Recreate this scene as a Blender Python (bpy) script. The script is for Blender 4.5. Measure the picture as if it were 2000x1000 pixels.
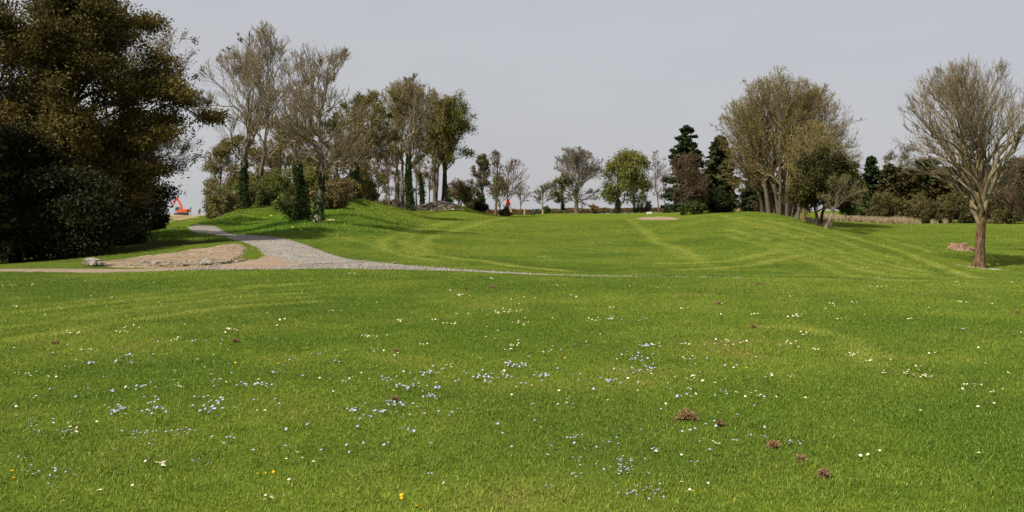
import bpy, math, random
import numpy as np

# ------------------------------------------------------------------ camera, sky, sun, exposure
for o in list(bpy.data.objects):
    bpy.data.objects.remove(o)
scene = bpy.context.scene
COL = scene.collection
R = math.radians
CAM_H, FPX, HOR = 1.55, 1700.0, 405.0          # eye height, focal length and horizon row for a 2000 px wide picture

cam_d = bpy.data.cameras.new('camera')
cam_d.sensor_width = 36.0
cam_d.lens = FPX / 2000 * 36
cam_d.shift_y = -(500 - HOR) / 2000
cam_d.clip_start, cam_d.clip_end = 0.1, 12000
cam = bpy.data.objects.new('camera', cam_d)
cam.location = (0, 0, CAM_H)
cam.rotation_euler = (R(90), 0, 0)
COL.objects.link(cam)
scene.camera = cam

SUN_EL = R(47)
SUN_AZ = math.atan2(-0.74, -0.67)               # horizontal direction towards the sun: left and a little behind the camera
sun_dir = np.array([math.sin(SUN_AZ) * math.cos(SUN_EL), math.cos(SUN_AZ) * math.cos(SUN_EL), math.sin(SUN_EL)])
world = bpy.data.worlds.new('World')
scene.world = world
world.use_nodes = True
wn = world.node_tree
wn.nodes.clear()
w_out = wn.nodes.new('ShaderNodeOutputWorld')
w_bg = wn.nodes.new('ShaderNodeBackground')
w_sky = wn.nodes.new('ShaderNodeTexSky')
w_sky.sky_type = 'NISHITA'
w_sky.sun_disc = False
w_sky.sun_elevation = SUN_EL
w_sky.sun_rotation = SUN_AZ
w_sky.dust_density = 3.0
w_mix = wn.nodes.new('ShaderNodeMix')
w_mix.data_type = 'RGBA'
w_mix.inputs['Factor'].default_value = 0.88      # thin even veil of high cloud over the blue
w_tc = wn.nodes.new('ShaderNodeTexCoord')
w_mp = wn.nodes.new('ShaderNodeMapping'); w_mp.inputs['Scale'].default_value = (1.2, 1.2, 4.0)
w_ns = wn.nodes.new('ShaderNodeTexNoise'); w_ns.inputs['Scale'].default_value = 2.2; w_ns.inputs['Detail'].default_value = 5; w_ns.inputs['Roughness'].default_value = .45
w_rp = wn.nodes.new('ShaderNodeValToRGB')
w_rp.color_ramp.elements[0].position = .30; w_rp.color_ramp.elements[0].color = (4.22, 4.23, 4.46, 1)
w_rp.color_ramp.elements[1].position = .72; w_rp.color_ramp.elements[1].color = (4.55, 4.55, 4.74, 1)
wn.links.new(w_tc.outputs['Generated'], w_mp.inputs['Vector']); wn.links.new(w_mp.outputs['Vector'], w_ns.inputs['Vector'])
wn.links.new(w_ns.outputs['Fac'], w_rp.inputs['Fac']); wn.links.new(w_rp.outputs['Color'], w_mix.inputs['B'])
wn.links.new(w_sky.outputs['Color'], w_mix.inputs['A'])
wn.links.new(w_mix.outputs['Result'], w_bg.inputs['Color'])
w_bg.inputs['Strength'].default_value = 0.1
wn.links.new(w_bg.outputs['Background'], w_out.inputs['Surface'])

sun_d = bpy.data.lights.new('sun', 'SUN')
sun_d.energy = 5.0
sun_d.angle = R(0.6)
sun_d.color = (1.0, 0.93, 0.80)
sun = bpy.data.objects.new('sun', sun_d)
import mathutils
sun.rotation_euler = mathutils.Vector(sun_dir).to_track_quat('Z', 'Y').to_euler()
sun.location = (-30, -20, 40)
COL.objects.link(sun)

scene.view_settings.view_transform = 'Standard'
scene.view_settings.look = 'None'
scene.view_settings.exposure = 0.35
scene.view_settings.gamma = 1.0
scene.view_settings.use_curve_mapping = False

rng = np.random.default_rng(11)
random.seed(5)

# ------------------------------------------------------------------ small helpers
def tag(o, label=None, cat=None, group=None, kind=None):
    if label: o['label'] = label
    if cat: o['category'] = cat
    if group: o['group'] = group
    if kind: o['kind'] = kind
    return o

def link(name, data, parent=None):
    o = bpy.data.objects.new(name, data)
    COL.objects.link(o)
    if parent is not None: o.parent = parent
    return o

def empty(name, loc):
    o = link(name, None)
    o.location = loc
    o.empty_display_size = 0.3
    return o

def nrm(a):
    return a / np.maximum(np.linalg.norm(a, axis=-1, keepdims=True), 1e-9)

def build_mesh(name, V, faces, mats=(), tint=None, smooth=False, mat_idx=None):
    """faces: list of (n,k) index arrays"""
    me = bpy.data.meshes.new(name)
    V = np.asarray(V, dtype=np.float32).reshape(-1, 3)
    faces = [np.asarray(f, dtype=np.int32) for f in faces if len(f)]
    me.vertices.add(len(V))
    me.vertices.foreach_set('co', V.ravel())
    nl = sum(f.size for f in faces)
    npoly = sum(len(f) for f in faces)
    me.loops.add(nl)
    me.loops.foreach_set('vertex_index', np.concatenate([f.ravel() for f in faces]))
    me.polygons.add(npoly)
    cnt = np.concatenate([np.full(len(f), f.shape[1], np.int32) for f in faces])
    me.polygons.foreach_set('loop_start', np.concatenate([[0], np.cumsum(cnt)[:-1]]).astype(np.int32))
    for m in mats: me.materials.append(m)
    if mat_idx is not None:
        me.polygons.foreach_set('material_index', np.asarray(mat_idx, dtype=np.int32))
    if smooth:
        me.polygons.foreach_set('use_smooth', np.ones(npoly, dtype=bool))
    if tint is not None:
        a = me.attributes.new('tint', 'FLOAT_COLOR', 'POINT')
        c = np.ones((len(V), 4), np.float32)
        c[:, :3] = tint
        a.data.foreach_set('color', c.ravel())
    me.update(calc_edges=True)
    return me

# value noise ------------------------------------------------------
def _hash(i, j, s):
    n = (i * 374761393 + j * 668265263 + s * 974634777) & 0xffffffff
    n = ((n ^ (n >> 13)) * 1274126177) & 0xffffffff
    return ((n ^ (n >> 16)) & 0xffff) / 65535.0

def vnoise(x, y, s=0):
    x = np.asarray(x, float); y = np.asarray(y, float)
    i = np.floor(x).astype(np.int64); j = np.floor(y).astype(np.int64)
    u = x - i; v = y - j
    u = u * u * (3 - 2 * u); v = v * v * (3 - 2 * v)
    a = _hash(i, j, s); b = _hash(i + 1, j, s); c = _hash(i, j + 1, s); d = _hash(i + 1, j + 1, s)
    return (a * (1 - u) + b * u) * (1 - v) + (c * (1 - u) + d * u) * v

def fbm(x, y, oct=4, s=0):
    t = 0; a = .5; w = 0
    for k in range(oct):
        t = t + a * vnoise(x * 2 ** k + 17.3 * k, y * 2 ** k - 9.1 * k, s + k); w += a; a *= .55
    return t / w

def sstep(a, b, x):
    t = np.clip((x - a) / (b - a), 0, 1)
    return t * t * (3 - 2 * t)

# ------------------------------------------------------------------ materials
def mat_base(name):
    m = bpy.data.materials.new(name)
    m.use_nodes = True
    nt = m.node_tree
    nt.nodes.clear()
    out = nt.nodes.new('ShaderNodeOutputMaterial')
    return m, nt, out

def noise_node(nt, scale, detail=4, rough=.6, coord='Object', stretch=None):
    tc = nt.nodes.new('ShaderNodeTexCoord')
    n = nt.nodes.new('ShaderNodeTexNoise')
    n.inputs['Scale'].default_value = scale
    n.inputs['Detail'].default_value = detail
    n.inputs['Roughness'].default_value = rough
    if stretch:
        mp = nt.nodes.new('ShaderNodeMapping')
        mp.inputs['Scale'].default_value = stretch
        nt.links.new(tc.outputs[coord], mp.inputs['Vector'])
        nt.links.new(mp.outputs['Vector'], n.inputs['Vector'])
    else:
        nt.links.new(tc.outputs[coord], n.inputs['Vector'])
    return n

def ramp_node(nt, src, stops):
    r = nt.nodes.new('ShaderNodeValToRGB')
    el = r.color_ramp.elements
    while len(el) < len(stops): el.new(0.5)
    for e, (p, c) in zip(el, stops):
        e.position = p; e.color = (*c, 1)
    nt.links.new(src, r.inputs['Fac'])
    return r

def principled(nt, out, rough=.8, spec=.3):
    p = nt.nodes.new('ShaderNodeBsdfPrincipled')
    p.inputs['Roughness'].default_value = rough
    p.inputs['Specular IOR Level'].default_value = spec
    nt.links.new(p.outputs['BSDF'], out.inputs['Surface'])
    return p

def bump(nt, p, height, strength=.5, dist=.05):
    b = nt.nodes.new('ShaderNodeBump')
    b.inputs['Strength'].default_value = strength
    b.inputs['Distance'].default_value = dist
    nt.links.new(height, b.inputs['Height'])
    nt.links.new(b.outputs['Normal'], p.inputs['Normal'])

def mat_noise(name, stops, scale=3, detail=5, rough=.85, bump_s=.4, bump_d=.03, stretch=None, spec=.25):
    m, nt, out = mat_base(name)
    p = principled(nt, out, rough, spec)
    n = noise_node(nt, scale, detail, .65, 'Object', stretch)
    r = ramp_node(nt, n.outputs['Fac'], stops)
    nt.links.new(r.outputs['Color'], p.inputs['Base Color'])
    if bump_s: bump(nt, p, n.outputs['Fac'], bump_s, bump_d)
    return m

def mat_leaf(name, transl=.25, gloss=.12):
    """colour comes from the leaf's own 'tint' attribute"""
    m, nt, out = mat_base(name)
    at = nt.nodes.new('ShaderNodeAttribute'); at.attribute_name = 'tint'
    d = nt.nodes.new('ShaderNodeBsdfPrincipled')
    d.inputs['Roughness'].default_value = .55
    d.inputs['Specular IOR Level'].default_value = gloss
    t = nt.nodes.new('ShaderNodeBsdfTranslucent')
    mx = nt.nodes.new('ShaderNodeMixShader'); mx.inputs['Fac'].default_value = transl
    nt.links.new(at.outputs['Color'], d.inputs['Base Color'])
    nt.links.new(at.outputs['Color'], t.inputs['Color'])
    nt.links.new(d.outputs['BSDF'], mx.inputs[1]); nt.links.new(t.outputs['BSDF'], mx.inputs[2])
    nt.links.new(mx.outputs['Shader'], out.inputs['Surface'])
    return m

M = {}
M['leaf'] = mat_leaf('leaf')
M['needle'] = mat_leaf('needle', .1, .08)
M['bark_grey'] = mat_noise('bark_grey', [(.3, (.045, .036, .026)), (.55, (.115, .094, .066)), (.75, (.19, .165, .12))], 5, 6, .9, .6, .05, (3, 3, .7))
M['bark_pale'] = mat_noise('bark_pale', [(.36, (.05, .042, .032)), (.5, (.16, .135, .095)), (.66, (.33, .29, .22))], 4, 6, .9, .5, .05, (2.5, 2.5, .8))
M['bark_brown'] = mat_noise('bark_brown', [(.34, (.03, .018, .010)), (.5, (.13, .076, .040)), (.68, (.25, .16, .090))], 6, 6, .9, 1.0, .08, (2.2, 2.2, .55))
M['bark_dark'] = mat_noise('bark_dark', [(.3, (.015, .012, .009)), (.7, (.055, .042, .03))], 5, 5, .95, .6, .05, (3, 3, .7))
M['twig_tan'] = mat_noise('twig_tan', [(.3, (.12, .094, .056)), (.7, (.26, .21, .13))], .9, 3, .8, 0)
M['twig_olive'] = mat_noise('twig_olive', [(.3, (.11, .085, .036)), (.7, (.24, .19, .08))], .9, 3, .8, 0)
M['twig_grey'] = mat_noise('twig_grey', [(.3, (.10, .085, .065)), (.7, (.21, .18, .14))], .7, 3, .8, 0)
M['twig_red'] = mat_noise('twig_red', [(.3, (.085, .052, .036)), (.7, (.17, .115, .078))], .7, 3, .8, 0)
M['twig_dark'] = mat_noise('twig_dark', [(.3, (.02, .015, .01)), (.7, (.07, .052, .03))], .9, 3, .85, 0)
M['stone'] = mat_noise('stone', [(.3, (.13, .115, .10)), (.55, (.27, .245, .215)), (.8, (.42, .39, .35))], 6, 6, .9, .6, .02)
M['mossy_rock'] = mat_noise('mossy_rock', [(.36, (.085, .075, .022)), (.47, (.17, .13, .05)), (.55, (.33, .29, .2)), (.75, (.52, .48, .38))], 2.2, 7, .95, .7, .06)

# ------------------------------------------------------------------ terrain height
def W(px, py, d):
    return ((px - 1000) * d / FPX, d, CAM_H - (py - HOR) * d / FPX)

ctrl = []
for x in (-16, -9, -4, 0, 4, 9, 16):
    for y in (-12, -4, 1, 5, 9, 13, 16.5):
        ctrl.append((x, y, 0.0))
ctrl += [W(*p) for p in [
    # lip of the near lawn
    (-200, 536, 20), (0, 535, 20), (300, 534, 20), (600, 530, 20), (850, 533, 20), (1100, 541, 20), (1300, 543, 20), (1500, 544, 20), (1700, 546, 20), (1900, 549.5, 20), (2150, 552, 20),
    # track behind the lip
    (-200, 531, 22.3), (0, 530, 22.3), (300, 529.5, 22.3), (600, 525, 22.5), (850, 528, 22.3), (1100, 539.5, 22.2), (1300, 542.6, 22.2), (1500, 543.8, 22.2), (1700, 546.2, 22.2), (1900, 549, 22.2), (2100, 551, 22.4),
    # fairway
    (1100, 530, 26), (1100, 500, 34), (1100, 470, 47), (1100, 445, 65), (1100, 430, 82), (1100, 421, 97), (1100, 418, 112), (1100, 416.5, 150),
    (850, 515, 27), (850, 490, 34), (850, 460, 47), (850, 435, 64), (850, 421, 79), (850, 411, 86), (860, 395, 91), (860, 408, 103), (915, 411, 88), (800, 410, 84), (960, 421, 86), (960, 419, 104),
    (700, 500, 29), (700, 470, 38), (700, 440, 48), (700, 415, 56), (690, 389, 63), (690, 397, 75), (760, 408, 66), (790, 411, 77), (760, 430, 57), (770, 411, 90),
    (620, 437, 46), (560, 450, 44), (445, 456, 48), (505, 460, 42), (550, 466, 38), (480, 425, 55), (480, 407, 60), (430, 432, 60), (560, 407, 60), (620, 395, 64), (540, 400, 75), (440, 415, 70), (500, 403, 90), (620, 400, 85),
    # path going away on the left
    (400, 441, 65), (337, 441, 65), (415, 460, 46), (460, 471, 38), (520, 498, 29), (600, 500, 28), (600, 514, 25.5),
    (370, 439, 80), (370, 434.5, 105), (370, 431, 130), (380, 424.5, 220), (380, 420.5, 300), (250, 424, 220), (500, 424, 220), (250, 421, 300), (520, 421, 300),
    # left bank, soil heap, ground under the dark trees
    (300, 470, 40), (350, 450, 46), (335, 479, 36), (430, 474, 36), (466, 480, 32), (370, 494, 29.5), (241, 510, 27.5), (300, 523, 24.7), (460, 514, 25), (150, 519, 25.5), (0, 519, 27), (120, 507, 34), (0, 507, 36), (-200, 507, 36), (150, 480, 48), (0, 470, 60), (250, 445, 62), (-300, 520, 26),
    # right-hand hill and hollow
    (1250, 520, 28), (1300, 480, 41), (1300, 440, 62), (1340, 428.5, 76), (1280, 427.5, 80), (1240, 424, 92), (1280, 420, 100),
    (1470, 413.5, 62), (1470, 440, 50), (1470, 480, 37), (1470, 520, 27), (1470, 421, 76), (1400, 421, 66), (1400, 424, 80),
    (1560, 430, 58), (1610, 446, 52), (1680, 459, 48), (1740, 480, 41), (1700, 520, 28), (1600, 500, 31), (1600, 470, 40),
    (1600, 450, 63), (1700, 450, 66), (1700, 432, 86), (1850, 432, 86), (1850, 455, 62), (1750, 471, 52), (1872, 489, 44), (1912, 523, 35.5), (1990, 539, 29.5), (1990, 500, 42), (1990, 460, 60), (1950, 430, 88), (1840, 529, 29.5), (1800, 501, 37), (2150, 520, 36), (2150, 450, 65),
    (1300, 415, 122), (1400, 412, 108), (1250, 418, 116), (1700, 418, 105), (1900, 418, 105), (1600, 418, 100), (2200, 420, 100),
    (1100, 420, 300), (700, 420, 300), (1500, 419, 300), (2000, 419, 300), (800, 416, 150), (1500, 413, 150), (2000, 412, 150), (0, 424, 200), (-500, 424, 200), (2600, 418, 160), (-600, 440, 90), (2700, 440, 90),
]]
ctrl += [(-120, 0, -.3), (120, 0, -.8), (-60, 10, -.3), (60, 10, -.6), (-60, 40, -.5), (70, 40, -.6), (0, -80, 0), (-100, -80, -.2), (100, -80, -.2), (-30, -30, 0), (30, -30, 0), (-30, 5, -.1), (30, 5, -.3), (-300, 0, -3), (300, 0, -3), (0, -300, -2)]
ctrl = np.array(ctrl)
S0 = 14.0
def warp(x, y): return np.stack([S0 * np.arcsinh(x / S0), S0 * np.arcsinh(y / S0)], -1)
def _tps(r2): return np.where(r2 > 1e-12, r2 * np.log(np.maximum(r2, 1e-12)), 0)
cw = warp(ctrl[:, 0], ctrl[:, 1])
n_c = len(cw)
A = np.zeros((n_c + 3, n_c + 3))
A[:n_c, :n_c] = _tps(((cw[:, None] - cw[None]) ** 2).sum(-1)) + np.eye(n_c) * 0.2
A[:n_c, n_c] = 1; A[:n_c, n_c + 1:] = cw
A[n_c, :n_c] = 1; A[n_c + 1:, :n_c] = cw.T
sol = np.linalg.solve(A, np.concatenate([ctrl[:, 2], [0, 0, 0]]))

def h_raw(x, y):
    shp = np.shape(x)
    x = np.ravel(x).astype(float); y = np.ravel(y).astype(float)
    r = np.hypot(x, y)
    k = np.minimum(1, 320 / np.maximum(r, 1e-6))
    q = warp(x * k, y * k)
    z = np.empty(len(q))
    for a in range(0, len(q), 20000):
        b = q[a:a + 20000]
        z[a:a + 20000] = _tps(((b[:, None] - cw[None]) ** 2).sum(-1)) @ sol[:n_c] + sol[n_c] + b @ sol[n_c + 1:]
    z = z - np.maximum(r - 320, 0) * 0.0085
    return z.reshape(shp)

# edges of the gravel track across the picture, in metres (x -> y)
Y_NEAR = 21.15
FAR_X = np.array([-60, -22, -13, -10.5, -8.7, -7.2, -5.6, -4.6, -3.6, -2.6, -1.4, 0, 1.5, 6, 12, 20, 60.])
FAR_Y = np.array([23.6, 23.6, 23.8, 24.0, 24.6, 26.6, 27.8, 27.4, 26.2, 25.1, 24.0, 23.1, 22.6, 22.4, 22.4, 22.5, 22.6])
def y_far(x): return np.interp(x, FAR_X, FAR_Y)

def h_full(x, y):
    z = h_raw(x, y)
    yn = Y_NEAR + .12 * (vnoise(x * .9, 0 * x, 3) - .5)
    yf = y_far(x) + .16 * (vnoise(x * 1.3, 0 * x + 5, 4) - .5)
    right = sstep(-6, -1, x)
    z = z - .010 * sstep(yn - .1, yn + .1, y) * (1 - sstep(yf - .05, yf + .12, y)) * (0.4 + .6 * right)
    r = np.hypot(x, y)
    amp = sstep(0, 6, r) * (1 - sstep(60, 120, r)) * (1 - .85 * np.exp(-((y - 21.5) / 3.5) ** 2))
    z = z + .035 * sstep(yf - .02, yf + .10, y) * (1 - sstep(yf + .3, yf + 1.6, y)) * right
    z = z + amp * (.05 * (fbm(x * .16, y * .22, 3, 9) - .5) + .018 * (fbm(x * 1.1, y * 1.1, 2, 21) - .5))
    return z

gx = 13 * np.sinh(np.linspace(-math.asinh(3200 / 13), math.asinh(3200 / 13), 391))
gy = np.concatenate([-13 * np.sinh(np.linspace(math.asinh(900 / 13), 0.12, 26)), np.arange(0, 3, .5), np.arange(3, 18, .22), np.arange(18, 29, .11), np.arange(29, 70, .35), np.arange(70, 130, .8), 130 * np.exp(np.linspace(0, math.log(3300 / 130), 46))])
GX, GY = np.meshgrid(gx, gy)
GZ = h_full(GX, GY)

def h(x, y):
    """height of the ground mesh itself (bilinear)"""
    x = np.asarray(x, float); y = np.asarray(y, float)
    i = np.clip(np.searchsorted(gx, x) - 1, 0, len(gx) - 2); j = np.clip(np.searchsorted(gy, y) - 1, 0, len(gy) - 2)
    u = (x - gx[i]) / (gx[i + 1] - gx[i]); v = (y - gy[j]) / (gy[j + 1] - gy[j])
    return (GZ[j, i] * (1 - u) + GZ[j, i + 1] * u) * (1 - v) + (GZ[j + 1, i] * (1 - u) + GZ[j + 1, i + 1] * u) * v

_ts = np.concatenate([np.arange(3.0, 30, .06), np.arange(30, 140, .25), np.arange(140, 340, 1.0)])
def ground(px, py):
    """where a sight line through a picture point meets the ground"""
    px = np.atleast_1d(np.asarray(px, float)); py = np.atleast_1d(np.asarray(py, float))
    x = (px[:, None] - 1000) / FPX * _ts; y = np.broadcast_to(_ts, x.shape)
    zr = CAM_H - (py[:, None] - HOR) / FPX * _ts
    below = zr <= h(x, y)
    k = np.where(below.any(1), below.argmax(1), len(_ts) - 1)
    t = _ts[k]
    X = (px - 1000) / FPX * t
    return np.stack([X, t, h(X, t)], -1)

def at(px, d):
    x = (px - 1000) * d / FPX
    return np.array([x, d, float(h(x, d))])

# ------------------------------------------------------------------ lawn colour (real mowing marks, worn turf, soil)
def seg_dist(x, y, poly):
    best = np.full(np.shape(x), 1e9)
    for (ax, ay), (bx, by) in zip(poly[:-1], poly[1:]):
        dx, dy = bx - ax, by - ay
        t = np.clip(((x - ax) * dx + (y - ay) * dy) / max(dx * dx + dy * dy, 1e-9), 0, 1)
        best = np.minimum(best, np.hypot(x - ax - t * dx, y - ay - t * dy))
    return best

MARKS = []   # (xy polyline, half width, strength)
def mark(pts, w, s):
    p = np.array(pts, float)
    g = ground(p[:, 0], p[:, 1])[:, :2]
    MARKS.append((g, w * .62, s))
mark([(622, 464), (657, 464)], .35, 1.4)
mark([(640, 465), (675, 465), (712, 475), (750, 485), (775, 497), (812, 505), (850, 510)], .55, .8)
mark([(880, 432), (825, 442), (775, 460), (750, 470), (745, 482), (760, 492)], .55, .9)
mark([(1000, 425), (950, 432), (900, 447), (850, 460), (825, 470), (820, 482), (837, 497), (875, 505), (937, 510), (1000, 520), (1100, 530)], .6, .9)
mark([(905, 428), (860, 440), (810, 455), (790, 470), (795, 490), (815, 500)], .5, .6)
mark([(1244, 439), (1268, 463), (1310, 487), (1328, 505)], .5, .6)
mark([(1230, 428), (1262, 452), (1292, 475), (1346, 493), (1370, 511), (1400, 526)], .5, .7)
mark([(1290, 515), (1325, 515), (1415, 512), (1490, 499), (1550, 488), (1598, 487), (1640, 490)], .5, .8)
mark([(1330, 528), (1364, 526), (1460, 520), (1535, 505), (1568, 496), (1610, 492)], .45, .8)
for k, dy in enumerate((0, 9, 19, 30, 42, 56)):
    mark([(1445 - 6 * k, 424 + dy * .6), (1500, 432 + dy * .9), (1550, 444 + dy), (1610, 463 + dy), (1680, 486 + dy), (1744, 505 + dy * .8), (1808, 524 + dy * .45)], .42, .75 if k % 2 == 0 else .5)
mark([(1625, 454), (1700, 475), (1780, 500), (1860, 530), (1900, 544)], .5, .9)
mark([(1660, 455), (1740, 472), (1820, 495)], .6, .6)
for k in range(6):
    mark([(20, 600 + k * 13), (250, 578 + k * 10), (480, 552 + k * 9), (620, 545 + k * 9)], .28, .35 + .3 * (k % 2))
mark([(1350, 424), (1450, 432), (1530, 452)], .5, .5)
mark([(1480, 640), (1560, 640), (1640, 660), (1690, 690), (1720, 720)], .25, .5)

C_DEEP = np.array([.067, .112, .012]); C_MID = np.array([.114, .156, .018]); C_PALE = np.array([.185, .215, .038]); C_STRAW = np.array([.19, .155, .05])
C_LUSH = np.array([.062, .136, .010])
def lawn_colour(x, y):
    n1 = fbm(x * .35, y * .35, 4, 31)
    n2 = fbm(x * 1.7 + 40, y * 1.7, 3, 47)
    n3 = fbm(x * .09, y * .12, 2, 53)
    t = sstep(.34, .66, .45 * n1 + .35 * n2 + .2 * n3)[..., None]
    c = C_DEEP * (1 - t) + C_MID * t
    mk = np.zeros(np.shape(x))
    for poly, w, s in MARKS:
        lo = poly.min(0) - 2.5; hi = poly.max(0) + 2.5
        sel = (x > lo[0]) & (x < hi[0]) & (y > lo[1]) & (y < hi[1])
        if sel.any():
            xx, yy = x[sel], y[sel]
            d = seg_dist(xx + .3 * (vnoise(xx * .8, yy * .8, 71) - .5), yy, poly)
            mk[sel] = np.maximum(mk[sel], s * np.exp(-(d / w) ** 2))
            mk[sel] -= .40 * s * np.exp(-((d - 2.0 * w) / w) ** 2)
    mk = mk * (.95 + .7 * n2)
    m = np.clip(mk, 0, 1)[..., None]
    c = c * (1 - .85 * m) + C_PALE * .85 * m
    c = c * (1 - .35 * np.clip(-mk, 0, 1)[..., None])
    # dry straw-coloured wear
    st = (sstep(.63, .80, n2 * .6 + n1 * .4) * .45)[..., None]
    c = c * (1 - st) + C_STRAW * .8 * st
    # lusher, longer grass of the left knoll and bank
    lush = np.exp(-(((x + 13.5) / 7) ** 2 + ((y - 50) / 12) ** 2))[..., None] * .8
    c = c * (1 - lush) + C_LUSH * lush
    # far yellowish green
    far = sstep(30, 95, y)[..., None] * .45
    c = c * (1 - far) + np.array([.130, .163, .020]) * far
    return c

def soil_mask(x, y):
    """bare brown soil where turf meets the track"""
    e = np.abs(y - y_far(x) - .06 - .12 * (vnoise(x * 2, y * 2, 5) - .5))
    return np.exp(-(e / .14) ** 2) * sstep(-9, -6, x) * .95 + 0.0

col = lawn_colour(GX, GY)
sm = soil_mask(GX, GY)[..., None]
col = col * (1 - sm) + np.array([.075, .045, .022]) * sm
rr = np.hypot(GX, GY)
# soil under the dark trees and in the copse, tan field beyond
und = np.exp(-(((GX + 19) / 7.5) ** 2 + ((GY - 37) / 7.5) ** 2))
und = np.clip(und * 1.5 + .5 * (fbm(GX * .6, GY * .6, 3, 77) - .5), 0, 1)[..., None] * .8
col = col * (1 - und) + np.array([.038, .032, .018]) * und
leafy = np.clip(1.6 * np.exp(-(((GX + 17) / 5.5) ** 2 + ((GY - 69) / 8) ** 2)) + .8 * (fbm(GX * .5, GY * .5, 3, 88) - .5), 0, 1)[..., None] * .75
col = col * (1 - leafy) + np.array([.10, .075, .04]) * leafy
fieldm = (sstep(95, 125, rr) * (fbm(GX * .02, GY * .06, 3, 12) * 1.1 + .2))[..., None]
fcol = np.array([.20, .15, .075]) * sstep(.35, .65, fbm(GX * .012, GY * .05, 3, 5))[..., None] + np.array([.085, .10, .03]) * (1 - sstep(.35, .65, fbm(GX * .012, GY * .05, 3, 5)))[..., None]
leftf = sstep(-12, -22, GX)[..., None]
col = col * (1 - fieldm * leftf) + fcol * fieldm * leftf
col = np.clip(col, 0, 1)

ny_, nx_ = GX.shape
idx = np.arange(ny_ * nx_).reshape(ny_, nx_)
quads = np.stack([idx[:-1, :-1], idx[:-1, 1:], idx[1:, 1:], idx[1:, :-1]], -1).reshape(-1, 4)

def mat_ground():
    m, nt, out = mat_base('lawn_turf')
    p = principled(nt, out, .9, .0)
    at_ = nt.nodes.new('ShaderNodeAttribute'); at_.attribute_name = 'tint'
    n1 = noise_node(nt, 9, 6, .7)
    n2 = noise_node(nt, 45, 3, .7)
    mm = nt.nodes.new('ShaderNodeMath'); mm.operation = 'ADD'
    nt.links.new(n1.outputs['Fac'], mm.inputs[0]); nt.links.new(n2.outputs['Fac'], mm.inputs[1])
    rp = ramp_node(nt, mm.outputs[0], [(.32, (.55, .60, .55)), (.5, (1, 1, 1)), (.68, (1.5, 1.38, 1.35))])
    md = nt.nodes.new('ShaderNodeMath'); md.operation = 'MULTIPLY'; md.inputs[1].default_value = .5
    nt.links.new(mm.outputs[0], md.inputs[0]); nt.links.new(md.outputs[0], rp.inputs['Fac'])
    mx = nt.nodes.new('ShaderNodeMix'); mx.data_type = 'RGBA'; mx.blend_type = 'MULTIPLY'; mx.inputs['Factor'].default_value = 1
    nt.links.new(at_.outputs['Color'], mx.inputs['A']); nt.links.new(rp.outputs['Color'], mx.inputs['B'])
    nt.links.new(mx.outputs['Result'], p.inputs['Base Color'])
    bump(nt, p, mm.outputs[0], .6, .03)
    return m
M['turf'] = mat_ground()
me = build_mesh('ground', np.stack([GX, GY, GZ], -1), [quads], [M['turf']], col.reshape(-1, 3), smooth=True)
tag(link('ground', me), kind='structure')

# ------------------------------------------------------------------ gravel track, soil heap, bunker
def mat_gravel(name, c0, c1, c2, vs=14):
    m, nt, out = mat_base(name)
    p = principled(nt, out, .9, .2)
    tc = nt.nodes.new('ShaderNodeTexCoord')
    v = nt.nodes.new('ShaderNodeTexVoronoi'); v.inputs['Scale'].default_value = vs
    nt.links.new(tc.outputs['Object'], v.inputs['Vector'])
    bw = nt.nodes.new('ShaderNodeRGBToBW'); nt.links.new(v.outputs['Color'], bw.inputs['Color'])
    n = noise_node(nt, .8, 5, .6)
    mm = nt.nodes.new('ShaderNodeMix'); mm.data_type = 'FLOAT'; mm.inputs['Factor'].default_value = .45
    nt.links.new(n.outputs['Fac'], mm.inputs['A']); nt.links.new(bw.outputs['Val'], mm.inputs['B'])
    r = ramp_node(nt, mm.outputs['Result'], [(.3, c0), (.5, c1), (.72, c2)])
    nt.links.new(r.outputs['Color'], p.inputs['Base Color'])
    bump(nt, p, bw.outputs['Val'], .5, .015)
    return m
M['gravel'] = mat_gravel('gravel', (.165, .148, .128), (.235, .213, .186), (.32, .292, .255), 34)
M['track_soil'] = mat_gravel('track_soil', (.17, .12, .082), (.25, .185, .13), (.33, .26, .195), 22)
M['bank_soil'] = mat_gravel('bank_soil', (.12, .085, .052), (.225, .165, .11), (.34, .265, .19), 16)
M['turf_edge'] = mat_noise('turf_edge', [(.35, (.035, .03, .014)), (.55, (.075, .055, .03)), (.72, (.16, .14, .11))], 3, 6, .95, .5, .02)
M['bunker_sand'] = mat_noise('bunker_sand', [(.3, (.21, .155, .095)), (.7, (.30, .23, .15))], 2, 4, .95, .3, .02)

def ribbon(name, Ledge, Redge, n_s, n_t, mat, lift, wob=.12):
    """a draped strip between two edges given as ground points"""
    def res(e, n):
        e = np.asarray(e, float)
        s = np.concatenate([[0], np.cumsum(np.linalg.norm(np.diff(e, axis=0), axis=1))])
        q = np.linspace(0, s[-1], n)
        return np.stack([np.interp(q, s, e[:, k]) for k in range(2)], -1)
    a, b = res(Ledge, n_s), res(Redge, n_s)
    t = np.linspace(0, 1, n_t)
    XY = a[:, None] * (1 - t)[None, :, None] + b[:, None] * t[None, :, None]
    side = nrm(b - a)
    for k in (0, n_t - 1):
        w = wob * (fbm(XY[:, k, 0] * 1.6, XY[:, k, 1] * 1.6, 2, 61 + k) - .5) * 2
        XY[:, k] += side * w[:, None]
    Z = h(XY[..., 0], XY[..., 1]) + lift
    Z[:, 0] -= lift + .02; Z[:, -1] -= lift + .02
    i = np.arange(n_s * n_t).reshape(n_s, n_t)
    q = np.stack([i[:-1, :-1], i[:-1, 1:], i[1:, 1:], i[1:, :-1]], -1).reshape(-1, 4)
    me = build_mesh(name, np.concatenate([XY, Z[..., None]], -1), [q], [mat], smooth=True)
    return link(name, me)

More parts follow.
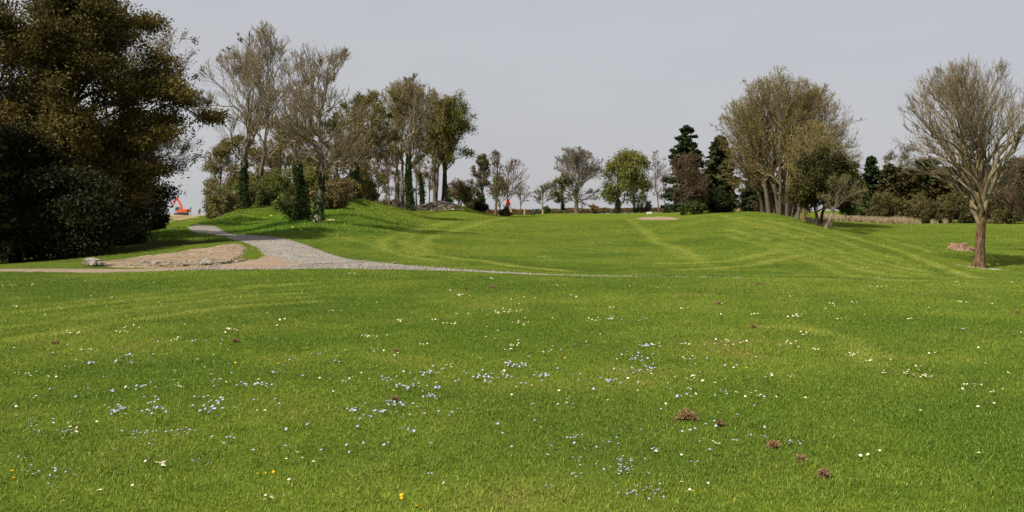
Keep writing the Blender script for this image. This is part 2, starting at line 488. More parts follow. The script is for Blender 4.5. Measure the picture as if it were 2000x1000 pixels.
xs = np.linspace(-40, 40, 700)
a_ = np.stack([xs, np.full_like(xs, Y_NEAR + .02)], -1); b_ = np.stack([xs, y_far(xs) - .03], -1)
pa = xs < -6.5
tr = ribbon('dirt_track', a_[xs < -5.9], b_[xs < -5.9], 320, 16, M['track_soil'], .022)
tag(tr, kind='structure')
sel = (xs >= -6.3) & (xs < 2.2)
tr = ribbon('gravel_track', a_[sel], b_[sel], 320, 18, M['gravel'], .018)
tag(tr, kind='structure')
tr = ribbon('worn_track', a_[xs >= 2.0], b_[xs >= 2.0], 420, 14, M['turf_edge'], .012)
tag(tr, kind='structure')
Lp = ground([337, 370, 415, 460, 490, 505, 510, 500, 490], [440.6, 453, 460, 471, 483, 493, 503, 513, 519])[:, :2]
Rp = ground([400, 445, 505, 550, 610, 640, 660, 690, 720], [441.4, 456, 460, 466, 483, 494, 501, 508, 514])[:, :2]
pp = ribbon('gravel_path', Lp, Rp, 160, 22, M['gravel'], .030, .2)
tag(pp, kind='structure')

def blob_sheet(name, poly_px, mat, lift, n=60, m=26, rough=.05, prof=None):
    g = ground([p[0] for p in poly_px], [p[1] for p in poly_px])[:, :2]
    g = np.concatenate([g, g[:1]])
    s = np.concatenate([[0], np.cumsum(np.linalg.norm(np.diff(g, axis=0), axis=1))])
    q = np.linspace(0, s[-1], n + 1)[:-1]
    e = np.stack([np.interp(q, s, g[:, k]) for k in range(2)], -1)
    c = e.mean(0)
    t = np.linspace(0, 1, m)
    XY = c + (e[None] - c) * t[:, None, None]
    XY[1:] += (.12 * t[1:, None, None]) * (np.stack([fbm(XY[1:, :, 0] * 1.5, XY[1:, :, 1] * 1.5, 2, 91), fbm(XY[1:, :, 0] * 1.5, XY[1:, :, 1] * 1.5, 2, 92)], -1) - .5) * 2
    edge = 1 - sstep(.86, 1.0, t)[:, None]
    Z = h(XY[..., 0], XY[..., 1]) + (lift + rough * (fbm(XY[..., 0] * 2.2, XY[..., 1] * 2.2, 4, 95) - .35)) * edge - .03 * (1 - edge)
    if prof is not None: Z += prof(XY[..., 0], XY[..., 1], t) * edge
    i = np.arange(m * n).reshape(m, n)
    q4 = np.stack([i[:-1], np.roll(i, -1, 1)[:-1], np.roll(i, -1, 1)[1:], i[1:]], -1).reshape(-1, 4)
    return link(name, build_mesh(name, np.concatenate([XY, Z[..., None]], -1), [q4], [mat], smooth=True))
heap_poly = [(150, 519), (241, 509), (295, 502), (370, 492), (420, 485), (470, 477.5), (493, 487), (482, 500), (470, 511), (460, 516), (390, 521), (310, 525), (220, 525)]
tag(blob_sheet('soil_bank', heap_poly, M['bank_soil'], .07, 140, 40, .09), kind='structure')
tag(blob_sheet('soil_apron', [(452, 517), (476, 511), (500, 508.5), (522, 500), (548, 503), (566, 511), (600, 519), (585, 524), (530, 527), (470, 528.5), (430, 527), (425, 522)], M['track_soil'], .045, 90, 18, .02), kind='structure')
tag(blob_sheet('bunker', [(1238, 428), (1255, 424.5), (1285, 422.8), (1315, 424.5), (1335, 427.5), (1325, 430), (1285, 430.3), (1250, 430)], M['bunker_sand'], .05, 60, 12, .03), kind='structure')

# ------------------------------------------------------------------ tree construction
def tubes(pts, rad, k, close=False):
    """pts (B,S+1,3), rad (B,S+1) -> verts, quads"""
    B, S1, _ = pts.shape
    T = np.empty_like(pts)
    T[:, 1:-1] = pts[:, 2:] - pts[:, :-2]; T[:, 0] = pts[:, 1] - pts[:, 0]; T[:, -1] = pts[:, -1] - pts[:, -2]
    T = nrm(T)
    ref = np.where(np.abs(T[:, :1, 2:3]) > .8, np.array([1., 0, 0]), np.array([0, 0, 1.]))
    U = nrm(np.cross(T, np.broadcast_to(ref, T.shape))); Vv = np.cross(T, U)
    a = np.arange(k) * 2 * math.pi / k
    ring = U[:, :, None] * np.cos(a)[None, None, :, None] + Vv[:, :, None] * np.sin(a)[None, None, :, None]
    V = pts[:, :, None] + ring * (rad[..., None, None] if rad.ndim == 2 else rad[..., None])
    i = np.arange(B * S1 * k).reshape(B, S1, k)
    j = np.roll(i, -1, 2)
    q = np.stack([i[:, :-1], j[:, :-1], j[:, 1:], i[:, 1:]], -1).reshape(-1, 4)
    return V.reshape(-1, 3), q

def grow(P, D, L, nseg, wob, trop, g):
    B = len(P)
    pts = np.empty((B, nseg + 1, 3)); pts[:, 0] = P
    D = nrm(D)
    for i in range(nseg):
        D = nrm(D + wob * g.normal(size=(B, 3)) + np.array([0, 0, 1.]) * trop)
        P = P + D * (L / nseg)[:, None]
        pts[:, i + 1] = P
    return pts

def inside(P, env):
    r = np.zeros(P.shape[:-1], bool)
    for c in env:
        r |= (((P - np.array(c[:3])) / np.array(c[3:])) ** 2).sum(-1) < 1
    return r

def env_dist(P, D, env, mx):
    t = np.linspace(.04, 1, 16) * mx
    Q = P[:, None] + D[:, None] * t[None, :, None]
    ins = inside(Q, env)
    last = np.where(ins.any(1), ins.shape[1] - 1 - ins[:, ::-1].argmax(1), 0)
    return t[last]

def spawn(pts, rad, n, t0, t1, g):
    B, S1, _ = pts.shape
    t = t0 + (t1 - t0) * (np.arange(n)[None] + g.random((B, n))) / n
    f = t * (S1 - 1); i = np.clip(f.astype(int), 0, S1 - 2); u = f - i
    b = np.arange(B)[:, None]
    P = pts[b, i] * (1 - u[..., None]) + pts[b, i + 1] * u[..., None]
    T = nrm(pts[b, i + 1] - pts[b, i])
    rr_ = rad[b, i] * (1 - u) + rad[b, i + 1] * u
    return P.reshape(-1, 3), T.reshape(-1, 3), rr_.ravel(), t.ravel(), np.repeat(np.arange(B), n)

def turn(T, a0, a1, g):
    N = g.normal(size=T.shape); N = nrm(N - (N * T).sum(-1, keepdims=True) * T)
    a = np.radians(a0 + (a1 - a0) * g.random(len(T)))[:, None]
    return np.cos(a) * T + np.sin(a) * N

def leaf_quads(C, size, cols, g, flat=0.0, asp=.55, N=None):
    n = len(C)
    u = g.normal(size=(n, 3))
    if flat: u[:, 2] *= (1 - flat)
    u = nrm(u)
    w = g.normal(size=(n, 3)); w = nrm(w - (w * u).sum(-1, keepdims=True) * u)
    if flat:
        w[:, 2] *= (1 - flat); w = nrm(w - (w * u).sum(-1, keepdims=True) * u)
    s = (size * (.6 + .8 * g.random(n)))[:, None] if np.ndim(size) == 0 else size[:, None]
    V = np.stack([C - u * s, C + w * s * asp, C + u * s, C - w * s * asp], 1).reshape(-1, 3)
    q = np.arange(4 * n).reshape(n, 4)
    return V, q, np.repeat(cols, 4, 0)

def mixcol(n, ca, cb, g, clump=None):
    t = g.random(n) ** 1.2 if clump is None else np.clip(.55 * clump + .45 * g.random(n), 0, 1)
    c = np.array(ca)[None] * (1 - t[:, None]) + np.array(cb)[None] * t[:, None]
    return c * (.75 + .5 * g.random((n, 1)))

class Acc:
    def __init__(s): s.V, s.Q, s.C, s.n = [], [], [], 0
    def add(s, V, q, c=None):
        s.V.append(V); s.Q.append(q + s.n); s.n += len(V)
        if c is not None: s.C.append(c)
    def mesh(s, name, mats, smooth=False):
        return build_mesh(name, np.concatenate(s.V), [np.concatenate(s.Q)], mats, np.concatenate(s.C) if s.C else None, smooth)

def ivy_on(acc, pts, rad, t1, n, g, puff=.16, size=.075, ca=(.018, .034, .008), cb=(.055, .085, .02)):
    S1 = len(pts)
    t = (g.random(n) ** .9) * t1
    f = t * (S1 - 1); i = np.clip(f.astype(int), 0, S1 - 2); u = (f - i)[:, None]
    P = pts[i] * (1 - u) + pts[i + 1] * u
    r_ = rad[i] * (1 - u[:, 0]) + rad[i + 1] * u[:, 0]
    a = g.random(n) * 2 * math.pi
    off = r_ + puff * (.1 + .9 * g.random(n) ** 1.5) * (1.0 - .5 * t / max(t1, .01)) * (.25 + 1.5 * vnoise(t * 12, a * 1.1, 7))
    keep = vnoise(t * 14 + 3, a * 1.3 + t * 5, 17) > (.18 + .5 * (t / max(t1, .01)) ** 2)
    P = P + np.stack([np.cos(a) * off, np.sin(a) * off, .1 * g.normal(size=n)], -1)
    P = P[keep]; n = len(P)
    acc.add(*leaf_quads(P, size, mixcol(n, ca, cb, g), g))

def tree(name, label, px, d, top, left, right, bottom, bark='bark_grey', twig='twig_tan', cat='tree', group=None,
         r0=.3, stems=1, spread=.0, lean=0.0, lead=.8, n=(11, 9, 7, 5), rt=.011, tb=.3, ang=(25, 75), trop=(.05, .06, .05), wob=.16,
         leaves=0, leaf=.08, lc=((.06, .07, .015), (.13, .12, .03)), leaf_r=.25, flat=0, ivy=0, ivy_t=.5, ivy_puff=.16, extra=(), seed=1, depth=.85, fork=0.0, dy=0, up=.12, leafmat='leaf', taper=1.1, low=-.75, steep=.9, fan=.6, flatz=1.0):
    """a tree: stems, limbs aimed at the crown's envelope, branches, twigs, then leaves and ivy. top/left/right/bottom bound the crown."""
    g = np.random.default_rng(seed)
    fan = fan * (.65 + .6 * g.random()); steep = steep * (.55 + .7 * g.random())
    m = d / FPX
    base = at(px, d); base[2] -= .06
    zt = CAM_H - (top - HOR) * m - base[2]; zb = CAM_H - (bottom - HOR) * m - base[2]
    cx = ((left + right) / 2 - px) * m; rx = (right - left) / 2 * m
    env = [(cx, 0, (zt + zb) / 2, rx, rx * depth, (zt - zb) / 2)]
    for (ex, ey, ew, eh) in extra:      # further lobes: centre and half sizes in picture units
        env.append(((ex - px) * m, (g.random() - .5) * rx * .5, CAM_H - (ey - HOR) * m - base[2], ew * m, ew * m * depth, eh * m))
    H = zt
    root = empty(name, base)
    tag(root, label, cat, group)
    # stems ---------------------------------------------------------
    az = g.random() * 6.28 + np.arange(stems) * 2.4
    sp = spread * (.35 + .65 * np.sqrt((np.arange(stems) + .5) / stems))
    P0 = np.stack([np.cos(az) * r0 * 1.2 * (stems > 1) * np.sqrt(np.arange(stems)), np.sin(az) * r0 * .8 * (stems > 1) * np.sqrt(np.arange(stems)), np.zeros(stems)], -1)
    D0 = np.stack([np.cos(az) * sp + lean, np.sin(az) * sp, np.ones(stems)], -1)
    nseg = 14
    Ls = np.full(stems, H * lead) * (1 - .12 * g.random(stems) * (stems > 1))
    sp_pts = grow(P0, D0, Ls, nseg, wob * .32, .05, g)
    t = np.linspace(0, 1, nseg + 1)
    rs = r0 * (1.0 if stems == 1 else .75)
    prof = rs * ((1 - t) ** taper * .93 + .05 + (.40 if stems == 1 else .2) * np.exp(-t * 30))
    s_rad = prof[None] * (.85 + .3 * g.random((stems, 1)))
    # refine the trunk for roughness
    tt = np.linspace(0, 1, 41)
    fine = np.stack([np.stack([np.interp(tt, t, sp_pts[b, :, k]) for k in range(3)], -1) for b in range(stems)])
    fr = np.stack([np.interp(tt, t, s_rad[b]) for b in range(stems)])
    k = 10
    aa = np.arange(k)
    lump = 1 + .22 * (vnoise(tt[None, :, None] * 9 + np.arange(stems)[:, None, None] * 7, aa[None, None] * 1.3, seed) - .5) + .10 * (g.random((stems, 41, k)) - .5)
    lump *= 1 + .35 * np.exp(-tt * 30)[None, :, None] * (np.cos(aa * 2.5 + seed)[None, None] * .5)
    V, q = tubes(fine, fr[..., None] * lump, k)
    link('trunk', build_mesh('trunk', V, [q], [M[bark]], smooth=True), root)
    # limbs ---------------------------------------------------------
    acc = Acc()
    n1, n2, n3, n4 = n
    P, T, r_, tpos, par = spawn(sp_pts, s_rad, n1, tb, 1.0, g)
    B = len(P)
    E = np.array(env)
    wgt = (E[:, 3] * E[:, 5]) ** 1.0; wgt /= wgt.sum()
    lob = g.choice(len(E), B, p=wgt)
    s_ = nrm(g.normal(size=(B, 3))); s_[:, 2] = np.where(s_[:, 2] < low, -s_[:, 2] * .6, s_[:, 2]); s_ = nrm(s_)
    tgt = E[lob, :3] + E[lob, 3:] * s_ * (.74 + .32 * g.random(B))[:, None]
    order = np.argsort(tpos + .22 * g.random(B)); tgt = tgt[np.argsort(tgt[:, 2] + .12 * H * g.normal(size=B))]
    tg2 = np.empty_like(tgt); tg2[order] = tgt; tgt = tg2
    # do not send a limb straight across its own stem
    dist = np.linalg.norm(tgt - P, axis=1); dh = nrm(tgt - P)
    st = nrm(steep * T + .9 * dh + np.array([0, 0, .12]))
    c1 = P + st * (dist * .5)[:, None]
    tq = np.linspace(0, 1, 9)[None, :, None]
    p1 = P[:, None] * (1 - tq) ** 2 + 2 * c1[:, None] * tq * (1 - tq) + tgt[:, None] * tq ** 2
    jit = np.cumsum(g.normal(size=(B, 9, 3)), 1); jit -= jit[:, :1]
    p1 = p1 + jit * (dist * wob * .19)[:, None, None]
    L1 = dist
    ra = np.minimum(r_ * .72, .019 * L1 + .018)
    r1 = ra[:, None] * (1 - np.linspace(0, 1, 9) * .82)[None]
    acc.add(*tubes(p1, r1, 5))
    # the stems' own tips carry branches too
    def level(pp, rr0, nn, t0, t1, a0, a1, mxf, nsegs, tr, wv, k, rmin, rk):
        P, T, r_, tp, par = spawn(pp, rr0, nn, t0, t1, g)
        D = turn(T, a0, a1, g)
        out_ = P - np.array([cx * .4, 0, H * .22])
        D = nrm(D + fan * nrm(out_) + np.array([0, 0, up]))
        Lp = np.linalg.norm(pp[:, -1] - pp[:, 0], axis=1)[par]
        L = np.minimum(env_dist(P, D, env, mxf[1] * max(rx, .5)) * (.8 + .3 * g.random(len(P))), mxf[0] * Lp * (1.15 - .7 * tp) * (.6 + .7 * g.random(len(P))))
        L = np.clip(L, .12, None)
        q_ = grow(P, D, L, nsegs, wv, tr, g)
        ra = np.maximum(np.minimum(r_ * rk, .014 * L + .012), rmin)
        rr1 = np.maximum(ra[:, None] * (1 - np.linspace(0, 1, nsegs + 1) * .75)[None], rmin * .75)
        acc.add(*tubes(q_, rr1, k))
        return q_, rr1
    p2, r2 = level(p1, r1, n2, .18, 1, 25, 60, (.62, 1.3), 5, trop[1], wob, 4, rt * 1.5, .62)
    if stems == 1 or lead > .6:
        st_, sr_ = level(sp_pts, s_rad, max(4, n2 // 2), .55, 1, 20, 55, (.4, 1.2), 5, trop[1], wob, 4, rt * 1.5, .5)
        p2 = np.concatenate([p2, st_]); r2 = np.concatenate([r2, sr_])
    tips = p2
    if n3:
        p3, r3 = level(p2, r2, n3, .15, 1, 25, 62, (.6, .8), 3, trop[2], wob * 1.2, 3, rt * 1.15, .62)
        tips = p3
        if n4:
            p4, r4 = level(p3, r3, n4, .2, 1, 22, 58, (.62, .5), 2, trop[2], wob * 1.3, 3, rt, .7)
            tips = p4
    link('crown', acc.mesh('crown', [M[twig]]), root)
    if leaves:
        fa = Acc()
        b = g.integers(0, len(tips), leaves); u = g.random(leaves) ** .7
        S1 = tips.shape[1] - 1
        f = u * S1; i = np.clip(f.astype(int), 0, S1 - 1); u2 = (f - i)[:, None]
        C = tips[b, i] * (1 - u2) + tips[b, i + 1] * u2 + g.normal(size=(leaves, 3)) * leaf_r * .5 * np.array([1, 1, flatz])
        clump = np.clip(.5 + 1.4 * (fbm(C[:, 0] * .9 + C[:, 2] * .8, C[:, 1] * .9 - C[:, 2] * .5, 2, seed) - .5), 0, 1)
        V, q, c = leaf_quads(C, leaf, mixcol(leaves, lc[0], lc[1], g, clump), g, flat)
        fa.add(V, q, c)
        link('foliage', fa.mesh('foliage', [M[leafmat]]), root)
    if ivy:
        ia = Acc()
        for b in range(stems):
            ivy_on(ia, fine[b], fr[b], ivy_t * (.8 + .3 * g.random()), ivy // stems, g, ivy_puff)
        link('ivy', ia.mesh('ivy', [M['leaf']]), root)
    return root

def conifer(name, label, px, d, top, width, bottom=None, seed=1, nb=150, cards=9000, size=.22, droop=-.12, prof=1.0, group=None, lc=((.012, .020, .008), (.035, .048, .016)), rag=.35, r0=.2, bark='bark_dark', bare=0.0, cat='tree'):
    g = np.random.default_rng(seed)
    m = d / FPX
    base = at(px, d); base[2] -= .05
    H = CAM_H - (top - HOR) * m - base[2]
    Rr = width / 2 * m
    root = empty(name, base); tag(root, label, cat, group)
    t = np.linspace(0, 1, 15)
    tp = np.stack([.04 * g.normal(size=15).cumsum() * .4, .04 * g.normal(size=15).cumsum() * .4, t * H], -1)[None]
    V, q = tubes(tp, (r0 * (1 - t * .93))[None], 8)
    link('trunk', build_mesh('trunk', V, [q], [M[bark]], smooth=True), root)
    z = (bare + (1 - bare) * g.random(nb) ** 1.15)
    z = np.sort(z)
    shape = np.clip((1 - z), 0, 1) ** prof * (1 - .35 * np.exp(-(z - bare) * 9))
    L = Rr * shape * (1 - rag + 2 * rag * vnoise(z * 14, np.arange(nb) * .7, seed)) + .12
    a = np.arange(nb) * 2.4 + g.random(nb)
    D = np.stack([np.cos(a), np.sin(a), .15 + .5 * z + .1 * g.normal(size=nb)], -1)
    P = np.stack([np.interp(z, t, tp[0, :, 0]), np.interp(z, t, tp[0, :, 1]), z * H], -1)
    p1 = grow(P, D, L, 5, .08, droop, g)
    r1 = (.008 + .014 * L)[:, None] * (1 - np.linspace(0, 1, 6) * .8)[None]
    V, q = tubes(p1, r1, 3)
    link('branches', build_mesh('branches', V, [q], [M[bark]]), root)
    w = np.sqrt(L + .1); w /= w.sum()
    b = g.choice(nb, cards, p=w)
    u = .12 + .95 * g.random(cards) ** .75
    f = np.clip(u, 0, .999) * 5; i = f.astype(int); uu = (f - i)[:, None]
    C = p1[b, i] * (1 - uu) + p1[b, i + 1] * uu
    sp = (.10 + .22 * L[b] * (1 - .5 * u))[:, None]
    off = g.normal(size=(cards, 3)) * sp * .55; off[:, 2] = off[:, 2] * .45 - .12 * np.abs(off[:, 0])
    C = C + off
    clump = np.clip(.5 + 1.5 * (fbm(C[:, 2] * 1.1, np.arctan2(C[:, 1], C[:, 0]) * 2, 2, seed) - .5), 0, 1)
    V, q, c = leaf_quads(C, size, mixcol(cards, lc[0], lc[1], g, clump), g, .45, .4)
    link('foliage', build_mesh('foliage', V, [q], [M['needle']], c), root)
    return root

def shrub(name, label, px, d, top, left, right, seed=1, twig='twig_olive', stems=14, n=(5, 5, 4), rt=.012, leaves=4000, leaf=.09, lc=((.03, .05, .012), (.08, .10, .025)), group=None, cat='shrub', depth=.8, bottom=None, puff=.2, wob=.16):
    """many stems from the ground filling a low rounded crown"""
    g = np.random.default_rng(seed)
    m = d / FPX
    base = at(px, d); base[2] -= .05
    H = CAM_H - (top - HOR) * m - base[2]
    cx = ((left + right) / 2 - px) * m; rx = (right - left) / 2 * m
    env = [(cx, 0, H * .42, rx, rx * depth, H * .60)]
    root = empty(name, base); tag(root, label, cat, group)
    a = g.random(stems) * 6.28; rr_ = rx * .45 * np.sqrt(g.random(stems))
    P = np.stack([cx * .7 + np.cos(a) * rr_, np.sin(a) * rr_ * depth, np.zeros(stems)], -1)
    el = np.radians(30 + 58 * g.random(stems))
    D = np.stack([np.cos(a) * np.cos(el), np.sin(a) * np.cos(el), np.sin(el)], -1)
    L = env_dist(P, D, env, 2.4 * max(rx, H)) * (.7 + .35 * g.random(stems))
    acc = Acc()
    p1 = grow(P, D, np.clip(L, .3, None), 6, wob, .05, g)
    r1 = (.012 + .012 * L)[:, None] * (1 - np.linspace(0, 1, 7) * .75)[None]
    V1, q1 = tubes(p1, r1, 5)
    link('stems', build_mesh('stems', V1, [q1], [M['bark_dark' if twig == 'twig_dark' else 'bark_grey']], smooth=True), root)
    pp, rr = p1, r1
    for lv, nn in enumerate(n):
        P, T, r_, tp, par = spawn(pp, rr, nn, .2, 1, g)
        Dn = nrm(turn(T, 25, 65, g) + np.array([0, 0, .2]))
        Lp = np.linalg.norm(pp[:, -1] - pp[:, 0], axis=1)[par]
        Ln = np.clip(np.minimum(env_dist(P, Dn, env, max(rx, H)) * (.8 + .35 * g.random(len(P))), .6 * Lp * (.6 + .6 * g.random(len(P)))), .1, None)
        pp = grow(P, Dn, Ln, 3, wob, .03, g)
        rr = np.maximum(np.minimum(r_[:, None] * .6, .03) * (1 - np.linspace(0, 1, 4) * .7)[None], rt * .8)
        acc.add(*tubes(pp, rr, 3))
    link('twigs', acc.mesh('twigs', [M[twig]]), root)
    if leaves:
        b = g.integers(0, len(pp), leaves); u = g.random((leaves, 1))
        C = pp[b, 1] * (1 - u) + pp[b, 3] * u + g.normal(size=(leaves, 3)) * puff * .5
        C[:, 2] = np.maximum(C[:, 2], .05)
        clump = np.clip(.5 + 1.4 * (fbm(C[:, 0] * 1.2 + C[:, 2], C[:, 1] + C[:, 2] * .7, 2, seed) - .5), 0, 1)
        V, q, c = leaf_quads(C, leaf, mixcol(leaves, lc[0], lc[1], g, clump), g)
        link('foliage', build_mesh('foliage', V, [q], [M['leaf']], c), root)
    return root

# ------------------------------------------------------------------ trees: dark evergreens on the left
OAK = ((.018, .023, .006), (.115, .088, .022))
GD = 'dark evergreens at the left edge'
def evergreen(label, px, d, top, left, right, bottom, seed, leaves, extra=(), r0=0.328, lc=OAK, leaf=.06, **k):
    return tree('evergreen_oak', label, px, d, top, left, right, bottom, bark='bark_dark', twig='twig_dark', r0=r0, lead=.8, n=(26, 9, 3, 0), flatz=.45,
                tb=.08, leaves=leaves, leaf=leaf, lc=lc, leaf_r=.62, rt=.012, seed=seed, extra=extra, up=.1, group=GD, trop=(.02, .02, .0), **k)
evergreen('huge dark evergreen tree with bronze-green sunlit boughs at the left edge of the lawn', 130, 35, -110, -60, 330, 440, 3, 165000, lc=((.018, .023, .006), (.165, .122, .028)),  # sunlit gold of the upper boughs is put into this brighter leaf colour
          extra=[(250, 160, 105, 75), (320, 235, 95, 62), (200, 60, 120, 80), (90, 380, 120, 80), (240, 350, 80, 70), (310, 190, 60, 40)])
evergreen('dark evergreen tree cut off by the left picture edge, trunk in deep shade', -40, 38, -90, -260, 130, 460, 4, 60000, extra=[(20, 420, 110, 70)])
evergreen('dark leaning evergreen tree behind the huge one, foliage down to its foot', 235, 41, 250, 130, 330, 500, 5, 36000, r0=0.195, lc=((.014, .018, .006), (.045, .042, .014)))
evergreen('dark evergreen tree hanging low over the dirt track near the left picture edge', 30, 33, 250, -60, 130, 508, 14, 30000, r0=.2, lc=((.014, .018, .006), (.045, .042, .014)))
evergreen('dark low evergreen thicket tree in front of the huge evergreen, touching the ground', 135, 32, 330, 50, 235, 512, 15, 30000, r0=.2, lc=((.012, .017, .006), (.036, .036, .012)))  # shade at the wood's foot is put into this darker leaf colour
evergreen('dark evergreen tree standing furthest back behind the dark wood', 90, 50, 150, -60, 240, 500, 16, 26000, r0=.3, leaf=.09, lc=((.014, .018, .006), (.045, .042, .014)))
# trees that carry on beyond the frame to the left; their shade falls across the wood's edge
evergreen('tall dark evergreen tree standing left of the frame, shading the wood', -560, 32, -160, -820, -300, 440, 6, 26000, leaf=.16)
evergreen('tall dark evergreen tree left of the frame at the lawn edge', -1150, 21, -200, -1500, -800, 440, 17, 24000, leaf=.16)
evergreen('tall dark evergreen tree left of the frame beside the dirt track', -620, 26, -170, -930, -320, 440, 7, 24000, leaf=.16)
conifer('cedar', 'pale green cedar bough tree half cut off at the left picture edge', -60, 31, 150, 190, seed=8, nb=90, cards=9000, size=.12, droop=-.03, prof=.7, lc=((.03, .045, .015), (.075, .095, .03)))
tree('bare_tree', 'bare tree with tangled twigs reaching out above the dark evergreens', 215, 44, 15, 190, 385, 330, bark='bark_dark', twig='twig_tan', r0=0.156, n=(16, 9, 7, 5), rt=.008, tb=.35, ang=(35, 85),
     leaves=7000, leaf=.05, lc=((.06, .055, .02), (.16, .12, .04)), seed=9, extra=[(345, 230, 70, 85), (330, 110, 50, 70)])
tree('bare_tree', 'low bare tree with crooked twigs leaning out over the end of the path', 262, 50, 215, 230, 385, 380, bark='bark_dark', twig='twig_dark', r0=0.125, n=(14, 8, 6, 4), rt=.008, tb=.3, ang=(40, 95), seed=10, extra=[(350, 300, 60, 60)], leaves=3000, leaf=.06, lc=((.02, .025, .01), (.06, .06, .02)))
shrub('bush', 'dark bush beside the far end of the gravel path', 270, 55, 352, 215, 326, seed=11, twig='twig_dark', leaves=7000, leaf=.075, lc=((.012, .016, .006), (.034, .035, .012)), rt=.010)
shrub('bush', 'dark bramble bush at the foot of the evergreens near the soil bank', 215, 39, 425, 130, 290, seed=12, twig='twig_dark', leaves=9000, leaf=.06, lc=((.012, .016, .006), (.034, .035, .012)), rt=.008)  # leaves coloured darker to stand for the shade under the evergreens
shrub('bush', 'low dark bush under the evergreens at the left picture edge', 60, 34, 440, -40, 150, seed=13, twig='twig_dark', leaves=8000, leaf=.06, lc=((.012, .016, .006), (.034, .035, .012)), rt=.008)  # leaf colour carries the same painted shade

# ------------------------------------------------------------------ copse on the left knoll
tree('bare_tree', 'tall bare ash with ivy-wrapped trunk, leftmost on the left knoll', 478, 59, 95, 365, 560, 330, twig='twig_tan', r0=0.25, n=(14, 9, 8, 5), rt=.008, tb=.34, ang=(15, 80), wob=.16,
     ivy=3000, ivy_t=.38, ivy_puff=.20, seed=21, extra=[(420, 300, 55, 45)], leaves=375, leaf=.05, lc=((.10, .09, .03), (.2, .16, .06)))
tree('bare_tree', 'tallest slender bare tree on the left knoll, behind the ivy-wrapped ash', 502, 66, 42, 440, 590, 260, twig='twig_tan', r0=0.187, n=(15, 8, 8, 5), rt=.011, tb=.35, ang=(12, 60),
     ivy=2200, ivy_t=.3, ivy_puff=.14, seed=22, lead=.9, leaves=375, leaf=.05, lc=((.10, .09, .03), (.2, .16, .06)))
tree('bare_tree', 'bare tree with spreading crown and pale lower trunk nearest the gravel path', 620, 46, 72, 505, 735, 375, bark='bark_pale', twig='twig_tan', r0=0.187, n=(28, 9, 7, 4), rt=.0085, tb=.28, ang=(12, 85), wob=.15,
     ivy=1300, ivy_t=.40, ivy_puff=.13, seed=23, leaves=500, leaf=.045, lc=((.10, .09, .03), (.2, .16, .06)), extra=[(560, 300, 60, 45), (690, 290, 50, 60)])
tree('ivy_tree', 'dark ivy-smothered tree just left of the pale lower trunk', 591, 50, 150, 545, 650, 330, twig='twig_tan', r0=0.218, n=(10, 7, 6, 4), rt=.010, tb=.4, ang=(15, 60), ivy=5500, ivy_t=.5, ivy_puff=.34, seed=24, leaves=1200, leaf=.06)
tree('leafing_tree', 'olive-leaved tree with leaning dark ivy trunk at the right end of the knoll', 686, 66, 170, 630, 775, 385, twig='twig_olive', r0=0.281, n=(16, 9, 7, 4), rt=.012, tb=.22, ang=(25, 90), lean=.16,
     ivy=6000, ivy_t=.36, ivy_puff=.34, seed=25, leaves=4752, leaf=.085, lc=((0.063, 0.07, 0.0168), (0.175, 0.161, 0.0392)))
tree('leafing_tree', 'olive-leaved tree behind the pale lower trunk on the knoll', 655, 72, 215, 590, 735, 390, twig='twig_olive', r0=0.218, n=(14, 8, 6, 4), rt=.012, tb=.2, ang=(25, 90),
     ivy=2500, ivy_t=.34, ivy_puff=.2, seed=26, leaves=3240, leaf=.085, lc=((0.056, 0.07, 0.0168), (0.154, 0.147, 0.035)))
tree('leafing_tree', 'brownish leafing tree in the middle of the knoll copse', 545, 74, 225, 480, 605, 385, twig='twig_olive', r0=0.156, n=(14, 8, 6, 4), rt=.013, tb=.15, ang=(25, 85), seed=27, leaves=4725, leaf=.085, lc=((0.098, 0.084, 0.0252), (0.196, 0.161, 0.056)))
tree('leafing_tree', 'thin brown leafing tree left of the ivy-wrapped ash', 430, 72, 285, 388, 480, 400, twig='twig_olive', r0=0.125, n=(16, 8, 6, 4), rt=.012, tb=.12, ang=(30, 95), seed=28, leaves=3150, leaf=.075, lc=((0.098, 0.084, 0.028), (0.196, 0.161, 0.056)))
tree('leafing_tree', 'tan leafing tree filling the gap behind the ivy-wrapped ash', 462, 78, 262, 405, 520, 408, twig='twig_olive', r0=.14, n=(20, 8, 6, 3), rt=.012, tb=.1, seed=501, leaves=7000, leaf=.075, lc=((.10, .09, .028), (.21, .17, .06)))
tree('leafing_tree', 'yellow-olive leafing tree behind the ivy-smothered trunk on the knoll', 588, 80, 238, 530, 650, 408, twig='twig_olive', r0=.16, n=(22, 8, 6, 3), rt=.012, tb=.1, seed=502, leaves=9000, leaf=.08, lc=((.085, .088, .024), (.19, .18, .05)))
tree('leafing_tree', 'wide olive leafing tree at the back of the knoll, above the leaning ivy trunk', 712, 82, 262, 652, 772, 402, twig='twig_olive', r0=.16, n=(20, 8, 6, 3), rt=.012, tb=.1, seed=503, leaves=8000, leaf=.08, lc=((.09, .085, .024), (.2, .175, .05)))
shrub('bush', 'round bright green bush between the knoll trunks on the left', 452, 66, 332, 425, 490, seed=29, leaves=9000, leaf=.07, lc=((0.056, 0.084, 0.0168), (0.133, 0.161, 0.0308)))
shrub('bush', 'green leafing bush in the middle of the knoll', 545, 63, 330, 500, 592, seed=30, leaves=11000, leaf=.07, lc=((0.063, 0.0868, 0.0168), (0.154, 0.175, 0.0336)))
shrub('bush', 'brown twiggy bush on the steep left end of the knoll', 415, 68, 330, 392, 450, seed=31, twig='twig_red', leaves=3500, leaf=.07, lc=((0.098, 0.077, 0.028), (0.182, 0.14, 0.056)))
